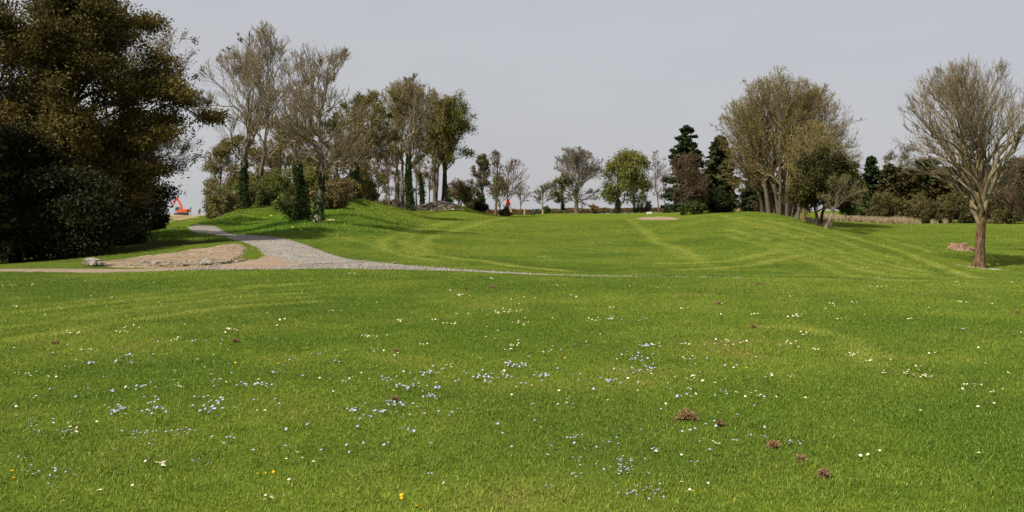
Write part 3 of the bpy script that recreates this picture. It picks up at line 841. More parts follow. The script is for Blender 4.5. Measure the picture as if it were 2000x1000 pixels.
shrub('bush', 'brown dead brush under the olive trees on the knoll', 652, 60, 352, 610, 705, seed=32, twig='twig_tan', leaves=3000, leaf=.07, lc=((0.098, 0.077, 0.028), (0.21, 0.168, 0.07)))
shrub('bush', 'brown twig thicket behind the two tall bare trees', 512, 72, 300, 478, 556, seed=33, twig='twig_red', leaves=4500, leaf=.08, lc=((0.126, 0.091, 0.035), (0.224, 0.168, 0.07)))
shrub('bush', 'dark green bush hugging the ivy-smothered trunk', 578, 52, 360, 548, 606, seed=34, leaves=5000, leaf=.06, lc=((.018, .030, .008), (.05, .07, .016)))
shrub('bush', 'green bush right of the ivy-wrapped ash trunk', 497, 61, 355, 470, 530, seed=35, leaves=5000, leaf=.07, lc=((0.042, 0.063, 0.0168), (0.126, 0.14, 0.0336)))

GU = 'undergrowth bushes on the knoll'
for i, (px, d, top, l, r, lc, tw, lab) in enumerate([
    (470, 70, 318, 440, 505, ((0.065, 0.078, 0.0208), (0.182, 0.182, 0.0455)), 'twig_olive', 'yellow-green leafing bush behind the ivy-wrapped ash'),
    (525, 68, 335, 490, 560, ((0.091, 0.0845, 0.026), (0.221, 0.182, 0.0585)), 'twig_tan', 'tan-green thicket between the two tall bare trees and the ivy-smothered trunk'),
    (610, 66, 325, 570, 650, ((0.0715, 0.0845, 0.0208), (0.195, 0.195, 0.0455)), 'twig_olive', 'yellow-green thicket behind the pale-based knoll tree'),
    (640, 56, 360, 605, 672, ((0.104, 0.0845, 0.0325), (0.221, 0.169, 0.065)), 'twig_tan', 'thorny tan bush right of the pale-based knoll tree'),
    (700, 74, 340, 665, 740, ((0.078, 0.078, 0.0234), (0.195, 0.176, 0.052)), 'twig_olive', 'olive thicket behind the leaning ivy trunk'),
    (440, 64, 350, 408, 476, ((.09, .085, .03), (.2, .19, .06)), 'twig_tan', 'pale green-tan thicket at the steep left end of the knoll'),
    (580, 70, 315, 540, 625, ((.08, .09, .022), (.2, .2, .05)), 'twig_olive', 'tall yellow-green thicket behind the ivy-smothered trunk'),
    (665, 62, 350, 630, 705, ((.1, .085, .03), (.21, .17, .06)), 'twig_tan', 'tan thicket in front of the leaning ivy trunk'),
    (560, 58, 385, 535, 600, ((0.065, 0.091, 0.0195), (0.156, 0.182, 0.039)), 'twig_olive', 'low green bramble on the front of the knoll')]):
    shrub('bush', lab, px, d, top, l, r, seed=400 + i, twig=tw, leaves=9000, leaf=.075, lc=lc, group=GU, stems=18)

# ------------------------------------------------------------------ group behind the knoll, round the rocky mound
SYC = ((0.105, 0.098, 0.0252), (0.231, 0.196, 0.0588))
tree('sycamore', 'many-stemmed sycamore with sunlit trunks left of the rocky mound', 786, 83, 152, 718, 850, 350, bark='bark_pale', twig='twig_olive', r0=0.265, stems=4, spread=.13, n=(10, 8, 7, 4), rt=.013, tb=.32, ang=(12, 70), seed=41, leaves=3960, leaf=.07, lc=SYC)
tree('bare_tree', 'tall bare tree with ivy-covered trunk beside the rocky mound', 803, 81, 140, 765, 860, 300, twig='twig_tan', r0=0.25, n=(13, 8, 7, 4), rt=.013, tb=.3, ang=(12, 60), seed=42, ivy=5500, ivy_t=.45, ivy_puff=.22, lead=.9, leaves=1080, leaf=.06, lc=SYC)
tree('ivy_tree', 'slim ivy-clad stem just left of the forked trunk', 826, 88, 230, 805, 850, 330, twig='twig_grey', r0=0.125, n=(10, 6, 5, 3), rt=.013, tb=.5, ang=(20, 60), seed=43, ivy=3000, ivy_t=.6, ivy_puff=.22)
tree('sycamore', 'sycamore with v-shaped forked trunk growing from the rocky mound', 850, 90, 172, 808, 900, 330, bark='bark_grey', twig='twig_olive', r0=0.281, stems=2, spread=.16, n=(13, 8, 7, 4), rt=.013, tb=.35, ang=(12, 70), seed=44, leaves=4320, leaf=.075, lc=SYC)
tree('leafing_tree', 'yellow-green leafing tree with dark trunk at the right of the rocky mound', 868, 91, 192, 822, 942, 345, bark='bark_dark', twig='twig_olive', r0=0.328, n=(20, 9, 7, 4), rt=.013, tb=.25, ang=(20, 95), seed=45, leaf_r=.5, leaves=17850, leaf=.085, lc=((0.078, 0.09, 0.018), (0.192, 0.186, 0.042)))
shrub('bush', 'small bright green bush on top of the rocky mound', 871, 92, 383, 861, 883, seed=46, leaves=1600, leaf=.07, stems=8, n=(4, 3, 3), lc=((0.042, 0.098, 0.0252), (0.098, 0.182, 0.049)))
shrub('bush', 'brown bush right of the rocky mound', 897, 96, 350, 868, 925, seed=47, twig='twig_olive', leaves=5000, leaf=.09, lc=((0.084, 0.077, 0.028), (0.168, 0.14, 0.049)))
shrub('bush', 'greyish brown bush beside the ivy-footed tree', 925, 100, 345, 903, 950, seed=48, twig='twig_red', leaves=4000, leaf=.09, lc=((0.084, 0.07, 0.035), (0.154, 0.126, 0.056)))
GB = 'bare background trees behind the left knoll'
for i, (px, d, top, wd, lab) in enumerate([(712, 112, 300, 38, 'bare background trunk nearest the end of the knoll'), (736, 120, 285, 50, 'straight bare background trunk between the knoll and the many-stemmed sycamore'), (760, 118, 290, 50, 'bare background tree close left of the many-stemmed sycamore'),
                                          (772, 125, 330, 40, 'small bare background tree with a low crooked branch'), (838, 120, 290, 40, 'bare background tree seen through the forked trunk'), (815, 122, 300, 40, 'bare background tree seen past the ivy-covered trunk'), (724, 130, 320, 44, 'thin far bare background tree behind the slope of the knoll')]):
    tree('bare_tree', lab, px, d, top, px - wd / 2, px + wd / 2, 400, bark='bark_grey', twig='twig_red', r0=0.133, n=(13, 7, 5, 2), rt=.016, tb=.25, ang=(25, 80), seed=50 + i, group=GB, lead=.9, leaves=1500, leaf=.09, lc=((.10, .08, .04), (.17, .13, .06)))
shrub('hedge', 'brown hedge behind the bare background trunks', 745, 128, 385, 690, 800, seed=58, twig='twig_red', stems=30, n=(4, 4, 4), rt=.018, leaves=4000, leaf=.1, lc=((0.126, 0.098, 0.042), (0.224, 0.168, 0.084)), depth=.25)

tree('ivy_tree', 'slim leafing tree with a thick dark ivy foot, left of the two larches', 939, 99, 302, 918, 962, 385, twig='twig_grey', r0=0.172, n=(15, 7, 6, 3), rt=.015, tb=.32, ang=(15, 75), seed=61, ivy=4200, ivy_t=.42, ivy_puff=.45, leaves=3500, leaf=.09, lc=((.09, .08, .025), (.16, .13, .05)), lead=.85)
shrub('bush', 'dark ivy bush at the foot of the slim leafing tree', 938, 97, 395, 924, 954, seed=62, twig='twig_dark', leaves=2500, leaf=.08, stems=8, n=(4, 3, 3), lc=((.014, .02, .008), (.035, .042, .015)))
tree('larch', 'straight bare larch, left of the pair beside the red flag', 968, 104, 293, 946, 992, 400, bark='bark_brown', twig='twig_red', r0=0.172, n=(34, 6, 4, 0), rt=.013, tb=.22, ang=(35, 95), wob=.08, seed=63, lead=.98, leaves=900, leaf=.09, lc=((.09, .07, .04), (.14, .11, .06)), trop=(.05, .05, .05))
tree('larch', 'bare larch with branches all swept to the right beside the red flag', 990, 103, 310, 975, 1037, 400, bark='bark_brown', twig='twig_red', r0=0.156, n=(30, 6, 4, 0), rt=.013, tb=.25, ang=(40, 95), wob=.08, seed=64, lead=1.0, trop=(.06, .05, .05))
tree('leafing_tree', 'small fresh green tree between the two bare larches', 976, 112, 345, 958, 992, 400, twig='twig_olive', r0=0.078, n=(12, 6, 4, 0), rt=.014, tb=.2, ang=(20, 70), seed=65, leaves=2400, leaf=.1, lc=((0.084, 0.119, 0.028), (0.168, 0.21, 0.063)))
shrub('bush', 'dark bush at the foot of the right-hand larch', 983, 101, 385, 975, 999, seed=66, twig='twig_red', leaves=1500, leaf=.08, stems=8, n=(4, 3, 3), lc=((.03, .03, .015), (.07, .06, .03)))

# ------------------------------------------------------------------ distant middle
tree('bare_tree', 'small brown bare tree beyond the red flag', 1017, 140, 352, 1000, 1042, 405, twig='twig_red', r0=0.101, n=(14, 7, 4, 0), rt=.018, tb=.25, ang=(25, 80), seed=71)
tree('bare_tree', 'small bare tree with pale fan-shaped crown behind the golf trolley', 1060, 128, 357, 1036, 1086, 408, bark='bark_pale', twig='twig_grey', r0=0.133, n=(15, 8, 5, 0), rt=.017, tb=.28, ang=(20, 75), seed=72, leaves=800, leaf=.1, lc=((.14, .13, .08), (.2, .18, .11)))
tree('leafing_tree', 'olive tree with ivy trunk leaning against the big round bare tree', 1099, 150, 343, 1068, 1128, 408, twig='twig_grey', r0=0.234, n=(14, 7, 6, 0), rt=.02, tb=.25, ang=(20, 85), seed=73, ivy=1600, ivy_t=.45, ivy_puff=.3, leaves=5000, leaf=.13, lc=((0.112, 0.112, 0.042), (0.196, 0.182, 0.077)))
tree('bare_tree', 'big bare tree with round fan-shaped crown in the far middle', 1126, 150, 283, 1066, 1182, 418, bark='bark_grey', twig='twig_grey', r0=0.406, n=(34, 9, 7, 3), rt=.016, tb=.14, ang=(12, 92), seed=74, leaves=5000, leaf=.1, lc=((.11, .09, .05), (.17, .14, .08)), lead=.7)
tree('leafing_tree', 'broad yellow-green leafing tree in the far middle', 1206, 150, 296, 1172, 1274, 418, bark='bark_dark', twig='twig_olive', r0=0.39, n=(36, 8, 6, 0), rt=.018, tb=.12, ang=(15, 98), seed=75, leaf_r=.8, leaves=17000, leaf=.15, lc=((0.105, 0.119, 0.028), (0.217, 0.21, 0.056)), ivy=2500, ivy_t=.35, ivy_puff=.4)
tree('ivy_tree', 'thin forked tree under the right side of the yellow-green crown', 1240, 152, 340, 1224, 1268, 405, bark='bark_grey', twig='twig_grey', r0=0.172, stems=2, spread=.2, n=(8, 6, 4, 0), rt=.018, tb=.3, ang=(20, 80), seed=76, ivy=1200, ivy_t=.4, ivy_puff=.2, leaves=1500, leaf=.13, lc=((.07, .08, .025), (.12, .12, .04)))
shrub('bush', 'low brown bush under the yellow-green tree, left of the white sign', 1258, 156, 392, 1243, 1280, seed=77, twig='twig_red', leaves=2000, leaf=.13, lc=((0.084, 0.084, 0.035), (0.154, 0.14, 0.063)), stems=10, n=(4, 3, 3), rt=.018)
shrub('bush', 'small evergreen bush at the foot of the pale fan-shaped tree', 1067, 127, 403, 1060, 1076, seed=78, leaves=900, leaf=.1, stems=6, n=(3, 3, 3), lc=((0.035, 0.056, 0.0168), (0.084, 0.119, 0.035)))
shrub('bush', 'rusty gorse bush on the far hedge bank beside the round bare tree', 1155, 160, 398, 1146, 1170, seed=79, twig='twig_red', leaves=1300, leaf=.13, stems=8, n=(3, 3, 3), rt=.018, lc=((0.154, 0.112, 0.042), (0.252, 0.168, 0.056)))
tree('bare_tree', 'thin dark-twigged bare tree right of the yellow-green tree', 1287, 120, 290, 1262, 1312, 400, bark='bark_brown', twig='twig_red', r0=0.101, n=(24, 6, 5, 0), rt=.014, tb=.22, ang=(25, 85), seed=80, lead=.97)
tree('bare_tree', 'short thin bare tree beside the bunker', 1297, 117, 335, 1280, 1316, 405, bark='bark_dark', twig='twig_red', r0=0.0858, n=(16, 6, 4, 0), rt=.014, tb=.25, ang=(30, 90), seed=81, lead=.9)

# ------------------------------------------------------------------ right-hand groups
DC = ((.016, .027, .011), (.048, .066, .024)); BC = ((.028, .027, .010), (.095, .078, .025))
conifer('spruce', 'tall dark green spruce, the tallest conifer right of the bunker', 1341, 116, 247, 92, seed=91, nb=170, cards=20000, size=.30, droop=-.10, prof=.62, lc=DC, rag=.55, r0=0.234)
tree('larch', 'dead larch with two pale stems in front of the dark spruce', 1333, 95, 297, 1305, 1388, 412, bark='bark_pale', twig='twig_red', r0=0.148, stems=2, spread=.05, n=(22, 7, 5, 3), rt=.012, tb=.2, ang=(35, 100), seed=92, lead=.92, trop=(-.02, -.03, -.03), up=-.05, leaves=3500, leaf=.08, lc=((.05, .035, .018), (.12, .085, .045)))
conifer('cypress', 'brown-tinted dark cypress, columnar, left of the great sycamore', 1406, 100, 270, 74, seed=93, nb=170, cards=16000, size=.27, droop=.03, prof=.42, lc=((.016, .024, .009), (.062, .064, .020)), rag=.3, r0=0.195)
shrub('bush', 'dark green bush at the foot of the columnar cypress', 1398, 97, 370, 1365, 1438, seed=94, leaves=6000, leaf=.10, twig='twig_dark', lc=((.016, .024, .008), (.05, .065, .018)))
shrub('bush', 'low green bush at the foot of the dead larch', 1352, 93, 396, 1326, 1382, seed=95, leaves=3500, leaf=.10, twig='twig_dark', lc=((0.0308, 0.0476, 0.014), (0.098, 0.119, 0.0308)))
shrub('bush', 'tall rusty brown bush between the dead larch and the cypress', 1362, 96, 355, 1338, 1384, seed=96, twig='twig_red', leaves=5000, leaf=.08, lc=((0.07, 0.0448, 0.0252), (0.14, 0.098, 0.049)))
shrub('bush', 'orange-tinged bush far off in the gap left of the great sycamore', 1445, 150, 398, 1434, 1460, seed=97, twig='twig_red', leaves=1200, leaf=.12, stems=8, n=(3, 3, 3), lc=((0.196, 0.098, 0.028), (0.308, 0.168, 0.042)))
conifer('yew', 'dark green yew filling the foot of the great sycamore on its left', 1477, 78, 330, 66, seed=98, nb=110, cards=9000, size=.19, droop=.0, prof=.45, lc=DC, rag=.3)
GS = 'stems of the great sycamore clump'
SY2 = ((0.119, 0.098, 0.028), (0.266, 0.21, 0.07))
def syc(lab, px, d, top, l, r, b, seed, **k):
    a = dict(bark='bark_grey', twig='twig_olive', n=(15, 9, 8, 4), rt=.009, tb=.22, ang=(12, 88), seed=seed, leaves=6000, leaf=.055, lc=SY2, group=GS, r0=0.234, lead=.85)
    a.update(k)
    return tree('sycamore', lab, px, d, top, l, r, b, **a)
syc('great many-stemmed sycamore with domed golden-brown crown on the right-hand hill', 1522, 68, 139, 1412, 1648, 385, 101, stems=6, spread=.26, steep=.6, n=(14, 8, 6, 2), r0=.26, leaves=4500, extra=[(1585, 250, 70, 75)])
syc('left outer sycamore of the clump with low twigs beside the yew', 1502, 70, 178, 1396, 1530, 392, 102, stems=3, spread=.28, steep=.4, n=(20, 8, 6, 2), lean=-.10, leaves=2600)
syc('right outer sycamore of the clump, crown bulging out over the dark yew', 1543, 67, 170, 1515, 1684, 395, 103, stems=3, spread=.24, steep=.5, n=(20, 8, 6, 2), lean=.08, leaves=2600)
syc('leaning mossy sycamore stem to the right of the clump', 1556, 62, 235, 1535, 1650, 365, 104, lean=.2, r0=.14, n=(13, 7, 6, 2), leaves=2500)
syc('single pinkish-barked trunk standing at the right end of the sycamore clump', 1569, 59, 240, 1530, 1625, 350, 105, bark='bark_brown', r0=.16, n=(13, 7, 6, 2), leaves=2500, tb=.35, lean=.08)
syc('thin pale sycamore stem at the left of the clump', 1487, 71, 215, 1410, 1530, 390, 106, r0=.12, n=(14, 7, 6, 2), leaves=2500, bark='bark_pale')
shrub('bush', 'brown undergrowth at the feet of the sycamore stems', 1525, 72, 345, 1470, 1590, seed=107, twig='twig_olive', leaves=9000, leaf=.09, lc=((0.049, 0.049, 0.0168), (0.154, 0.119, 0.042)), stems=24)
tree('yew', 'dark yew with forked black trunk on the slope right of the sycamores', 1597, 54, 298, 1545, 1680, 432, bark='bark_dark', twig='twig_dark', r0=0.156, stems=2, spread=.22, n=(16, 8, 6, 0), rt=.009, tb=.22, ang=(25, 100), seed=111, leaves=34000, leaf=.07, lc=((.022, .026, .008), (.095, .085, .022)), leaf_r=.4, extra=[(1640, 370, 40, 42)], up=.0)
tree('bare_tree', 'small pale crooked tree leaning right beside the dark yew', 1610, 52, 345, 1600, 1690, 415, bark='bark_pale', twig='twig_tan', r0=0.0702, n=(12, 7, 5, 3), rt=.007, tb=.4, ang=(30, 90), seed=112, lean=.75, lead=.75, leaves=1500, leaf=.05, lc=((.07, .075, .02), (.13, .13, .04)))
GH = 'mixed trees and bushes along the far side of the hollow'
tree('leafing_tree', 'brown leafing tree right behind the dark yew', 1650, 88, 315, 1612, 1692, 415, twig='twig_olive', r0=0.156, n=(16, 8, 6, 3), rt=.013, tb=.15, ang=(25, 95), seed=113, leaves=9000, leaf=.10, lc=((.05, .05, .016), (.125, .105, .035)), group=GH)
shrub('bush', 'bright green bush behind the pale reeds', 1668, 86, 385, 1640, 1700, seed=114, leaves=5000, leaf=.10, lc=((0.049, 0.077, 0.0168), (0.119, 0.161, 0.035)), group=GH)
conifer('fir', 'dark pointed fir right of the sycamore clump', 1703, 94, 308, 58, seed=115, nb=150, cards=12000, size=.25, droop=-.06, prof=.72, lc=DC, rag=.25, r0=0.172, group=GH)
tree('bare_tree', 'grey bare tree rising behind the bushes right of the pointed fir', 1757, 112, 270, 1722, 1808, 400, bark='bark_grey', twig='twig_grey', r0=0.187, n=(17, 8, 7, 3), rt=.015, tb=.25, ang=(20, 85), seed=116, leaves=2000, leaf=.1, lc=((.10, .09, .05), (.16, .14, .08)), group=GH)
for i, (px, d, top, w, lc, lab, kind) in enumerate([
    (1742, 92, 325, 56, BC, 'brownish yew just right of the pointed fir', 'yew'), (1778, 90, 335, 60, BC, 'olive brown yew under the grey bare tree', 'yew'), (1812, 94, 312, 66, DC, 'dark green yew with pointed top left of the big ash', 'yew'),
    (1850, 91, 330, 64, BC, 'brown yew behind the low twigs of the big ash', 'yew'), (1896, 90, 322, 70, DC, 'dark yew directly behind the trunk of the big ash', 'yew'), (1940, 88, 330, 66, BC, 'brown-green yew just right of the ash trunk', 'yew'), (1985, 86, 315, 70, DC, 'dark yew at the right picture edge', 'yew'), (2050, 86, 300, 90, DC, 'dark yew beyond the right picture edge', 'yew')]):
    conifer(kind, lab, px, d, top, w * 1.25, seed=120 + i, nb=120, cards=8500, size=.22, droop=.0, prof=.42, lc=lc, rag=.35, group=GH)
for i, (px, d, top, l, r, lab) in enumerate([(1725, 84, 375, 1695, 1765, 'brown leafing bush in front of the pointed fir'), (1795, 83, 372, 1755, 1835, 'twiggy olive bush in front of the olive brown yew'), (1865, 82, 372, 1825, 1905, 'tangled bush behind the reeds left of the ash trunk'), (1960, 80, 360, 1915, 2005, 'reddish brown bush right of the ash trunk')]):
    shrub('bush', lab, px, d, top, l, r, seed=140 + i, twig='twig_olive' if i < 3 else 'twig_red', leaves=6500, leaf=.09, lc=((0.049, 0.0532, 0.0168), (0.147, 0.126, 0.042)), group=GH, stems=18)

# the big ash in the foreground of the hollow
tree('ash_tree', 'big bare ash with twisted brown trunk standing in the right-hand hollow', 1912, 35.5, 106, 1748, 2066, 400, bark='bark_brown', twig='twig_tan', r0=0.234, n=(32, 8, 7, 4), rt=.0062, tb=.24, steep=1.5, low=-.30, wob=.15, seed=158,
     leaves=750, leaf=.035, lc=((.11, .09, .04), (.2, .16, .08)), lead=.72, extra=[(1800, 345, 62, 48), (1995, 350, 75, 50)])
tree('thorn_tree', 'reddish twiggy thorn tree cut off by the right picture edge', 2012, 45, 300, 1945, 2080, 440, bark='bark_brown', twig='twig_red', r0=0.109, n=(18, 9, 7, 4), rt=.008, tb=.25, ang=(30, 100), seed=152, leaves=5000, leaf=.05, lc=((.06, .04, .02), (.12, .085, .04)), up=.0)
# ------------------------------------------------------------------ plain materials for the smaller things
def mat_plain(name, c, rough=.6, spec=.4, var=.25, metal=0.0, scale=8):
    m, nt, out = mat_base(name)
    p = principled(nt, out, rough, spec)
    p.inputs['Metallic'].default_value = metal
    n = noise_node(nt, scale, 4, .6)
    r = ramp_node(nt, n.outputs['Fac'], [(.3, tuple(v * (1 - var) for v in c)), (.7, tuple(min(1, v * (1 + var)) for v in c))])
    nt.links.new(r.outputs['Color'], p.inputs['Base Color'])
    return m
M['orange'] = mat_plain('orange_paint', (.66, .085, .016), .55, .3, .35, scale=1.2)
M['rubber'] = mat_plain('black_steel', (.02, .02, .022), .7)
M['glass'] = mat_plain('cab_glass', (.03, .05, .05), .1, .6, .1)
M['steel'] = mat_plain('grey_steel', (.25, .25, .26), .4, .5, .2)
M['white'] = mat_plain('white_paint', (.72, .72, .68), .5, .4, .08)
M['red'] = mat_plain('red_cloth', (.75, .018, .035), .8, .1, .1)
M['pole'] = mat_plain('pole_paint', (.70, .62, .35), .5)
M['navy'] = mat_plain('navy_cloth', (.018, .022, .07), .7)
M['grey_print'] = mat_plain('grey_print', (.30, .30, .30), .7)
M['pale_wood'] = mat_noise('pale_wood', [(.3, (.34, .27, .17)), (.7, (.55, .47, .33))], 8, 4, .9, .3, .01)
M['cut_wood'] = mat_noise('cut_wood', [(.3, (.20, .13, .08)), (.7, (.36, .26, .17))], 7, 6, .9, .6, .02)
M['stump_bark'] = mat_noise('stump_bark', [(.35, (.10, .045, .028)), (.5, (.24, .14, .09)), (.68, (.42, .31, .22))], 5, 6, .95, .9, .06, (3, 3, .5))
M['dark_stone'] = mat_noise('dark_stone', [(.3, (.02, .018, .016)), (.7, (.07, .062, .055))], 5, 5, .95, .6, .04)
M['heap_sand'] = mat_noise('heap_sand', [(.3, (.36, .27, .16)), (.7, (.52, .41, .27))], 3, 5, .95, .4, .05)

import bmesh
def box(bm, c, s, rot=(0, 0, 0), taper=1.0, bevel=0.0):
    r = bmesh.ops.create_cube(bm, size=1.0)
    vs = r['verts']
    E = mathutils.Euler(rot).to_matrix()
    for v in vs:
        k = taper if v.co.z > 0 else 1
        p = mathutils.Vector((v.co.x * s[0] * k, v.co.y * s[1] * k, v.co.z * s[2]))
        v.co = E @ p + mathutils.Vector(c)
    return vs
def prism(bm, outline, y0, y1):
    """closed outline in x,z extruded along y"""
    a = [bm.verts.new((x, y0, z)) for x, z in outline]; b = [bm.verts.new((x, y1, z)) for x, z in outline]
    n = len(outline)
    for i in range(n):
        bm.faces.new((a[i], a[(i + 1) % n], b[(i + 1) % n], b[i]))
    bm.faces.new(a[::-1]); bm.faces.new(b)
def bar(bm, p, q, r, k=8, r2=None):
    p = mathutils.Vector(p); q = mathutils.Vector(q); d = q - p
    R_ = d.to_track_quat('Z', 'Y').to_matrix()
    r2 = r if r2 is None else r2
    A_ = [bm.verts.new(p + R_ @ mathutils.Vector((math.cos(i * 6.2832 / k) * r, math.sin(i * 6.2832 / k) * r, 0))) for i in range(k)]
    B_ = [bm.verts.new(q + R_ @ mathutils.Vector((math.cos(i * 6.2832 / k) * r2, math.sin(i * 6.2832 / k) * r2, 0))) for i in range(k)]
    for i in range(k): bm.faces.new((A_[i], A_[(i + 1) % k], B_[(i + 1) % k], B_[i]))
    bm.faces.new(A_[::-1]); bm.faces.new(B_)
def obj(name, fn, mat, parent, bevel=0.0, smooth=False):
    bm = bmesh.new(); fn(bm)
    bmesh.ops.recalc_face_normals(bm, faces=bm.faces)
    if bevel: bmesh.ops.bevel(bm, geom=bm.edges[:], offset=bevel, segments=1, affect='EDGES')
    me = bpy.data.meshes.new(name); bm.to_mesh(me); bm.free()
    me.materials.append(mat)
    if smooth: me.polygons.foreach_set('use_smooth', np.ones(len(me.polygons), bool))
    return link(name, me, parent)

# ------------------------------------------------------------------ excavator far off on the field
ed = 290.0
eb = at(354.5, ed)
ex = empty('excavator', eb)
tag(ex, 'orange tracked excavator with raised boom on the far field', 'excavator')
def track(bm, y):
    o = [(-2.0, .25), (-1.75, 0), (1.75, 0), (2.0, .25), (2.0, .6), (1.75, .85), (-1.75, .85), (-2.0, .6)]
    prism(bm, o, y - .3, y + .3)
for y in (-1.1, 1.1): obj('track', lambda bm: track(bm, y), M['rubber'], ex)
obj('undercarriage', lambda bm: box(bm, (0, 0, .78), (2.2, 1.7, .5)), M['rubber'], ex)
obj('body', lambda bm: prism(bm, [(-1.1, 1.1), (1.6, 1.1), (1.6, 2.05), (.2, 2.15), (-1.1, 1.6)], -1.3, 1.3), M['orange'], ex, .04)
obj('counterweight', lambda bm: prism(bm, [(1.62, 1.0), (2.3, 1.15), (2.45, 1.6), (2.25, 2.1), (1.62, 2.15)], -1.28, 1.28), M['orange'], ex, .05)
cab_ = obj('cab', lambda bm: prism(bm, [(-1.75, 1.12), (-.35, 1.12), (-.35, 2.9), (-1.45, 2.9), (-1.8, 2.1)], -1.25, -.25), M['steel'], ex, .05)
obj('window', lambda bm: prism(bm, [(-1.62, 1.75), (-.5, 1.75), (-.5, 2.75), (-1.4, 2.75)], -1.27, -1.255), M['glass'], cab_)
obj('window', lambda bm: prism(bm, [(-1.83, 1.6), (-1.80, 1.6), (-1.50, 2.8), (-1.54, 2.8)], -1.15, -.35), M['glass'], cab_)
obj('boom', lambda bm: prism(bm, [(-.2, 1.5), (.35, 1.6), (.25, 2.9), (-.2, 4.0), (-1.45, 5.9), (-1.85, 5.6), (-.85, 3.9), (-.3, 2.7)], -.05, .4), M['orange'], ex, .03)
obj('dipper_arm', lambda bm: prism(bm, [(-1.45, 6.1), (-1.8, 6.2), (-2.15, 5.5), (-3.15, 3.3), (-2.85, 3.2), (-1.75, 5.2)], .02, .33), M['orange'], ex, .02)
obj('bucket', lambda bm: prism(bm, [(-2.8, 3.3), (-3.0, 2.7), (-3.6, 2.55), (-4.15, 2.75), (-4.3, 3.05), (-3.6, 3.1), (-3.2, 3.45)], -.35, .7), M['rubber'], ex, .02)
obj('hydraulic_cylinder', lambda bm: bar(bm, (-.9, .18, 1.6), (-.55, .18, 3.5), .09), M['steel'], ex)
obj('hydraulic_cylinder', lambda bm: bar(bm, (-.75, .18, 4.9), (-1.55, .18, 6.15), .08), M['steel'], ex)
for i, (px, top) in enumerate([(366, 409), (373, 403.5), (388, 410), (391, 407), (403, 405), (411, 408), (418, 411)]):
    tree('sapling', ['thin sapling on the far field just right of the excavator', 'tallest thin sapling on the far field skyline', 'left one of a close pair of thin saplings on the far field', 'right one of a close pair of thin saplings on the far field', 'bushy thin sapling mid-way along the far skyline', 'thin sapling on the far skyline near the dark leaning stone', 'shortest thin sapling beside the dark leaning stone'][i],
         px, 285, top, px - 3.5, px + 3.5, 418, twig='twig_grey', r0=.10, n=(12, 5, 0, 0), rt=.035, tb=.2, seed=300 + i, group='thin saplings on the far field skyline', lead=.95)
def far_bank(name, px0, px1, d, hh, wid, mat, seed):
    xs_ = np.linspace((px0 - 1000) * d / FPX, (px1 - 1000) * d / FPX, 60)
    sec = [(-wid, -.1), (-wid * .5, .55), (0, 1), (wid * .5, .6), (wid, -.1)]
    V = []
    for x in xs_:
        k = hh * (.6 + .7 * float(fbm(np.array(x * .35), np.array(seed * 3.1), 3, seed)))
        for yy, zz in sec: V.append((x, d + yy, float(h(x, d + yy)) + zz * k))
    i = np.arange(60 * 5).reshape(60, 5)
    q = np.stack([i[:-1, :-1], i[1:, :-1], i[1:, 1:], i[:-1, 1:]], -1).reshape(-1, 4)
    return tag(link(name, build_mesh(name, V, [q], [mat], smooth=True)), kind='structure')
M['tan_field'] = mat_noise('tan_field', [(.3, (.14, .12, .045)), (.5, (.24, .18, .09)), (.7, (.36, .26, .14))], .25, 6, .95, .4, .2)
far_bank('earth_bank', 280, 470, 230, .55, 5, M['tan_field'], 3)
far_bank('earth_bank', 270, 470, 150, .40, 4, M['tan_field'], 4)

def heap(name, label, px, d, w, hgt, mat, seed, cat='heap'):
    b = at(px, d); n, mm = 40, 12
    a = np.arange(n) * 2 * math.pi / n; t = np.linspace(0, 1, mm)[:, None]
    rr_ = t * (1 + .25 * (vnoise(np.cos(a) * 2 + seed, np.sin(a) * 2, seed) - .5))
    X = np.cos(a) * rr_ * w / 2; Y = np.sin(a) * rr_ * w / 2 * .7
    Z = hgt * (1 - t ** 1.3) * (1 + .5 * (fbm(X * 1.6 + seed, Y * 1.6, 3, seed) - .5)) + h(b[0] + X, b[1] + Y) - b[2] - .04
    i = np.arange(n * mm).reshape(mm, n)
    q = np.stack([i[:-1], np.roll(i, -1, 1)[:-1], np.roll(i, -1, 1)[1:], i[1:]], -1).reshape(-1, 4)
    o = link(name, build_mesh(name, np.stack([X, Y, Z], -1), [q], [mat], smooth=True)); o.location = b
    return tag(o, label, cat) if label else o
heap('sand_heap', 'pale yellow sand heap at the far end of the gravel path', 392, 112, 3.6, .5, M['heap_sand'], 5)
heap('gravel_heap', 'grey gravel heap right behind the pale sand heap', 410, 116, 2.6, .42, M['stone'], 6)

# leaning dark stone where the path passes the knoll
def rock_mesh(name, seed, sx, sy, sz, mat, sub=2, rough=.35):
    bm = bmesh.new(); bmesh.ops.create_icosphere(bm, subdivisions=sub, radius=1)
    for v in bm.verts:
        p = v.co
        f = 1 + rough * (2 * float(fbm(np.array(p.x * 1.3 + seed * 7.7 + p.z), np.array(p.y * 1.3 - seed * 3.3 + p.z * 1.7), 3, seed)) - 1)
        v.co = mathutils.Vector((p.x * sx, p.y * sy, p.z * sz)) * f
    me = bpy.data.meshes.new(name); bm.to_mesh(me); bm.free(); me.materials.append(mat)
    return me
o = link('standing_stone', rock_mesh('standing_stone', 3, .19, .16, .42, M['dark_stone'], 2, .3))
o.location = at(427, 63) + np.array([0, 0, .28]); o.rotation_euler = (0, R(18), .4)
tag(o, 'dark leaning stone at the left foot of the knoll', 'stone')

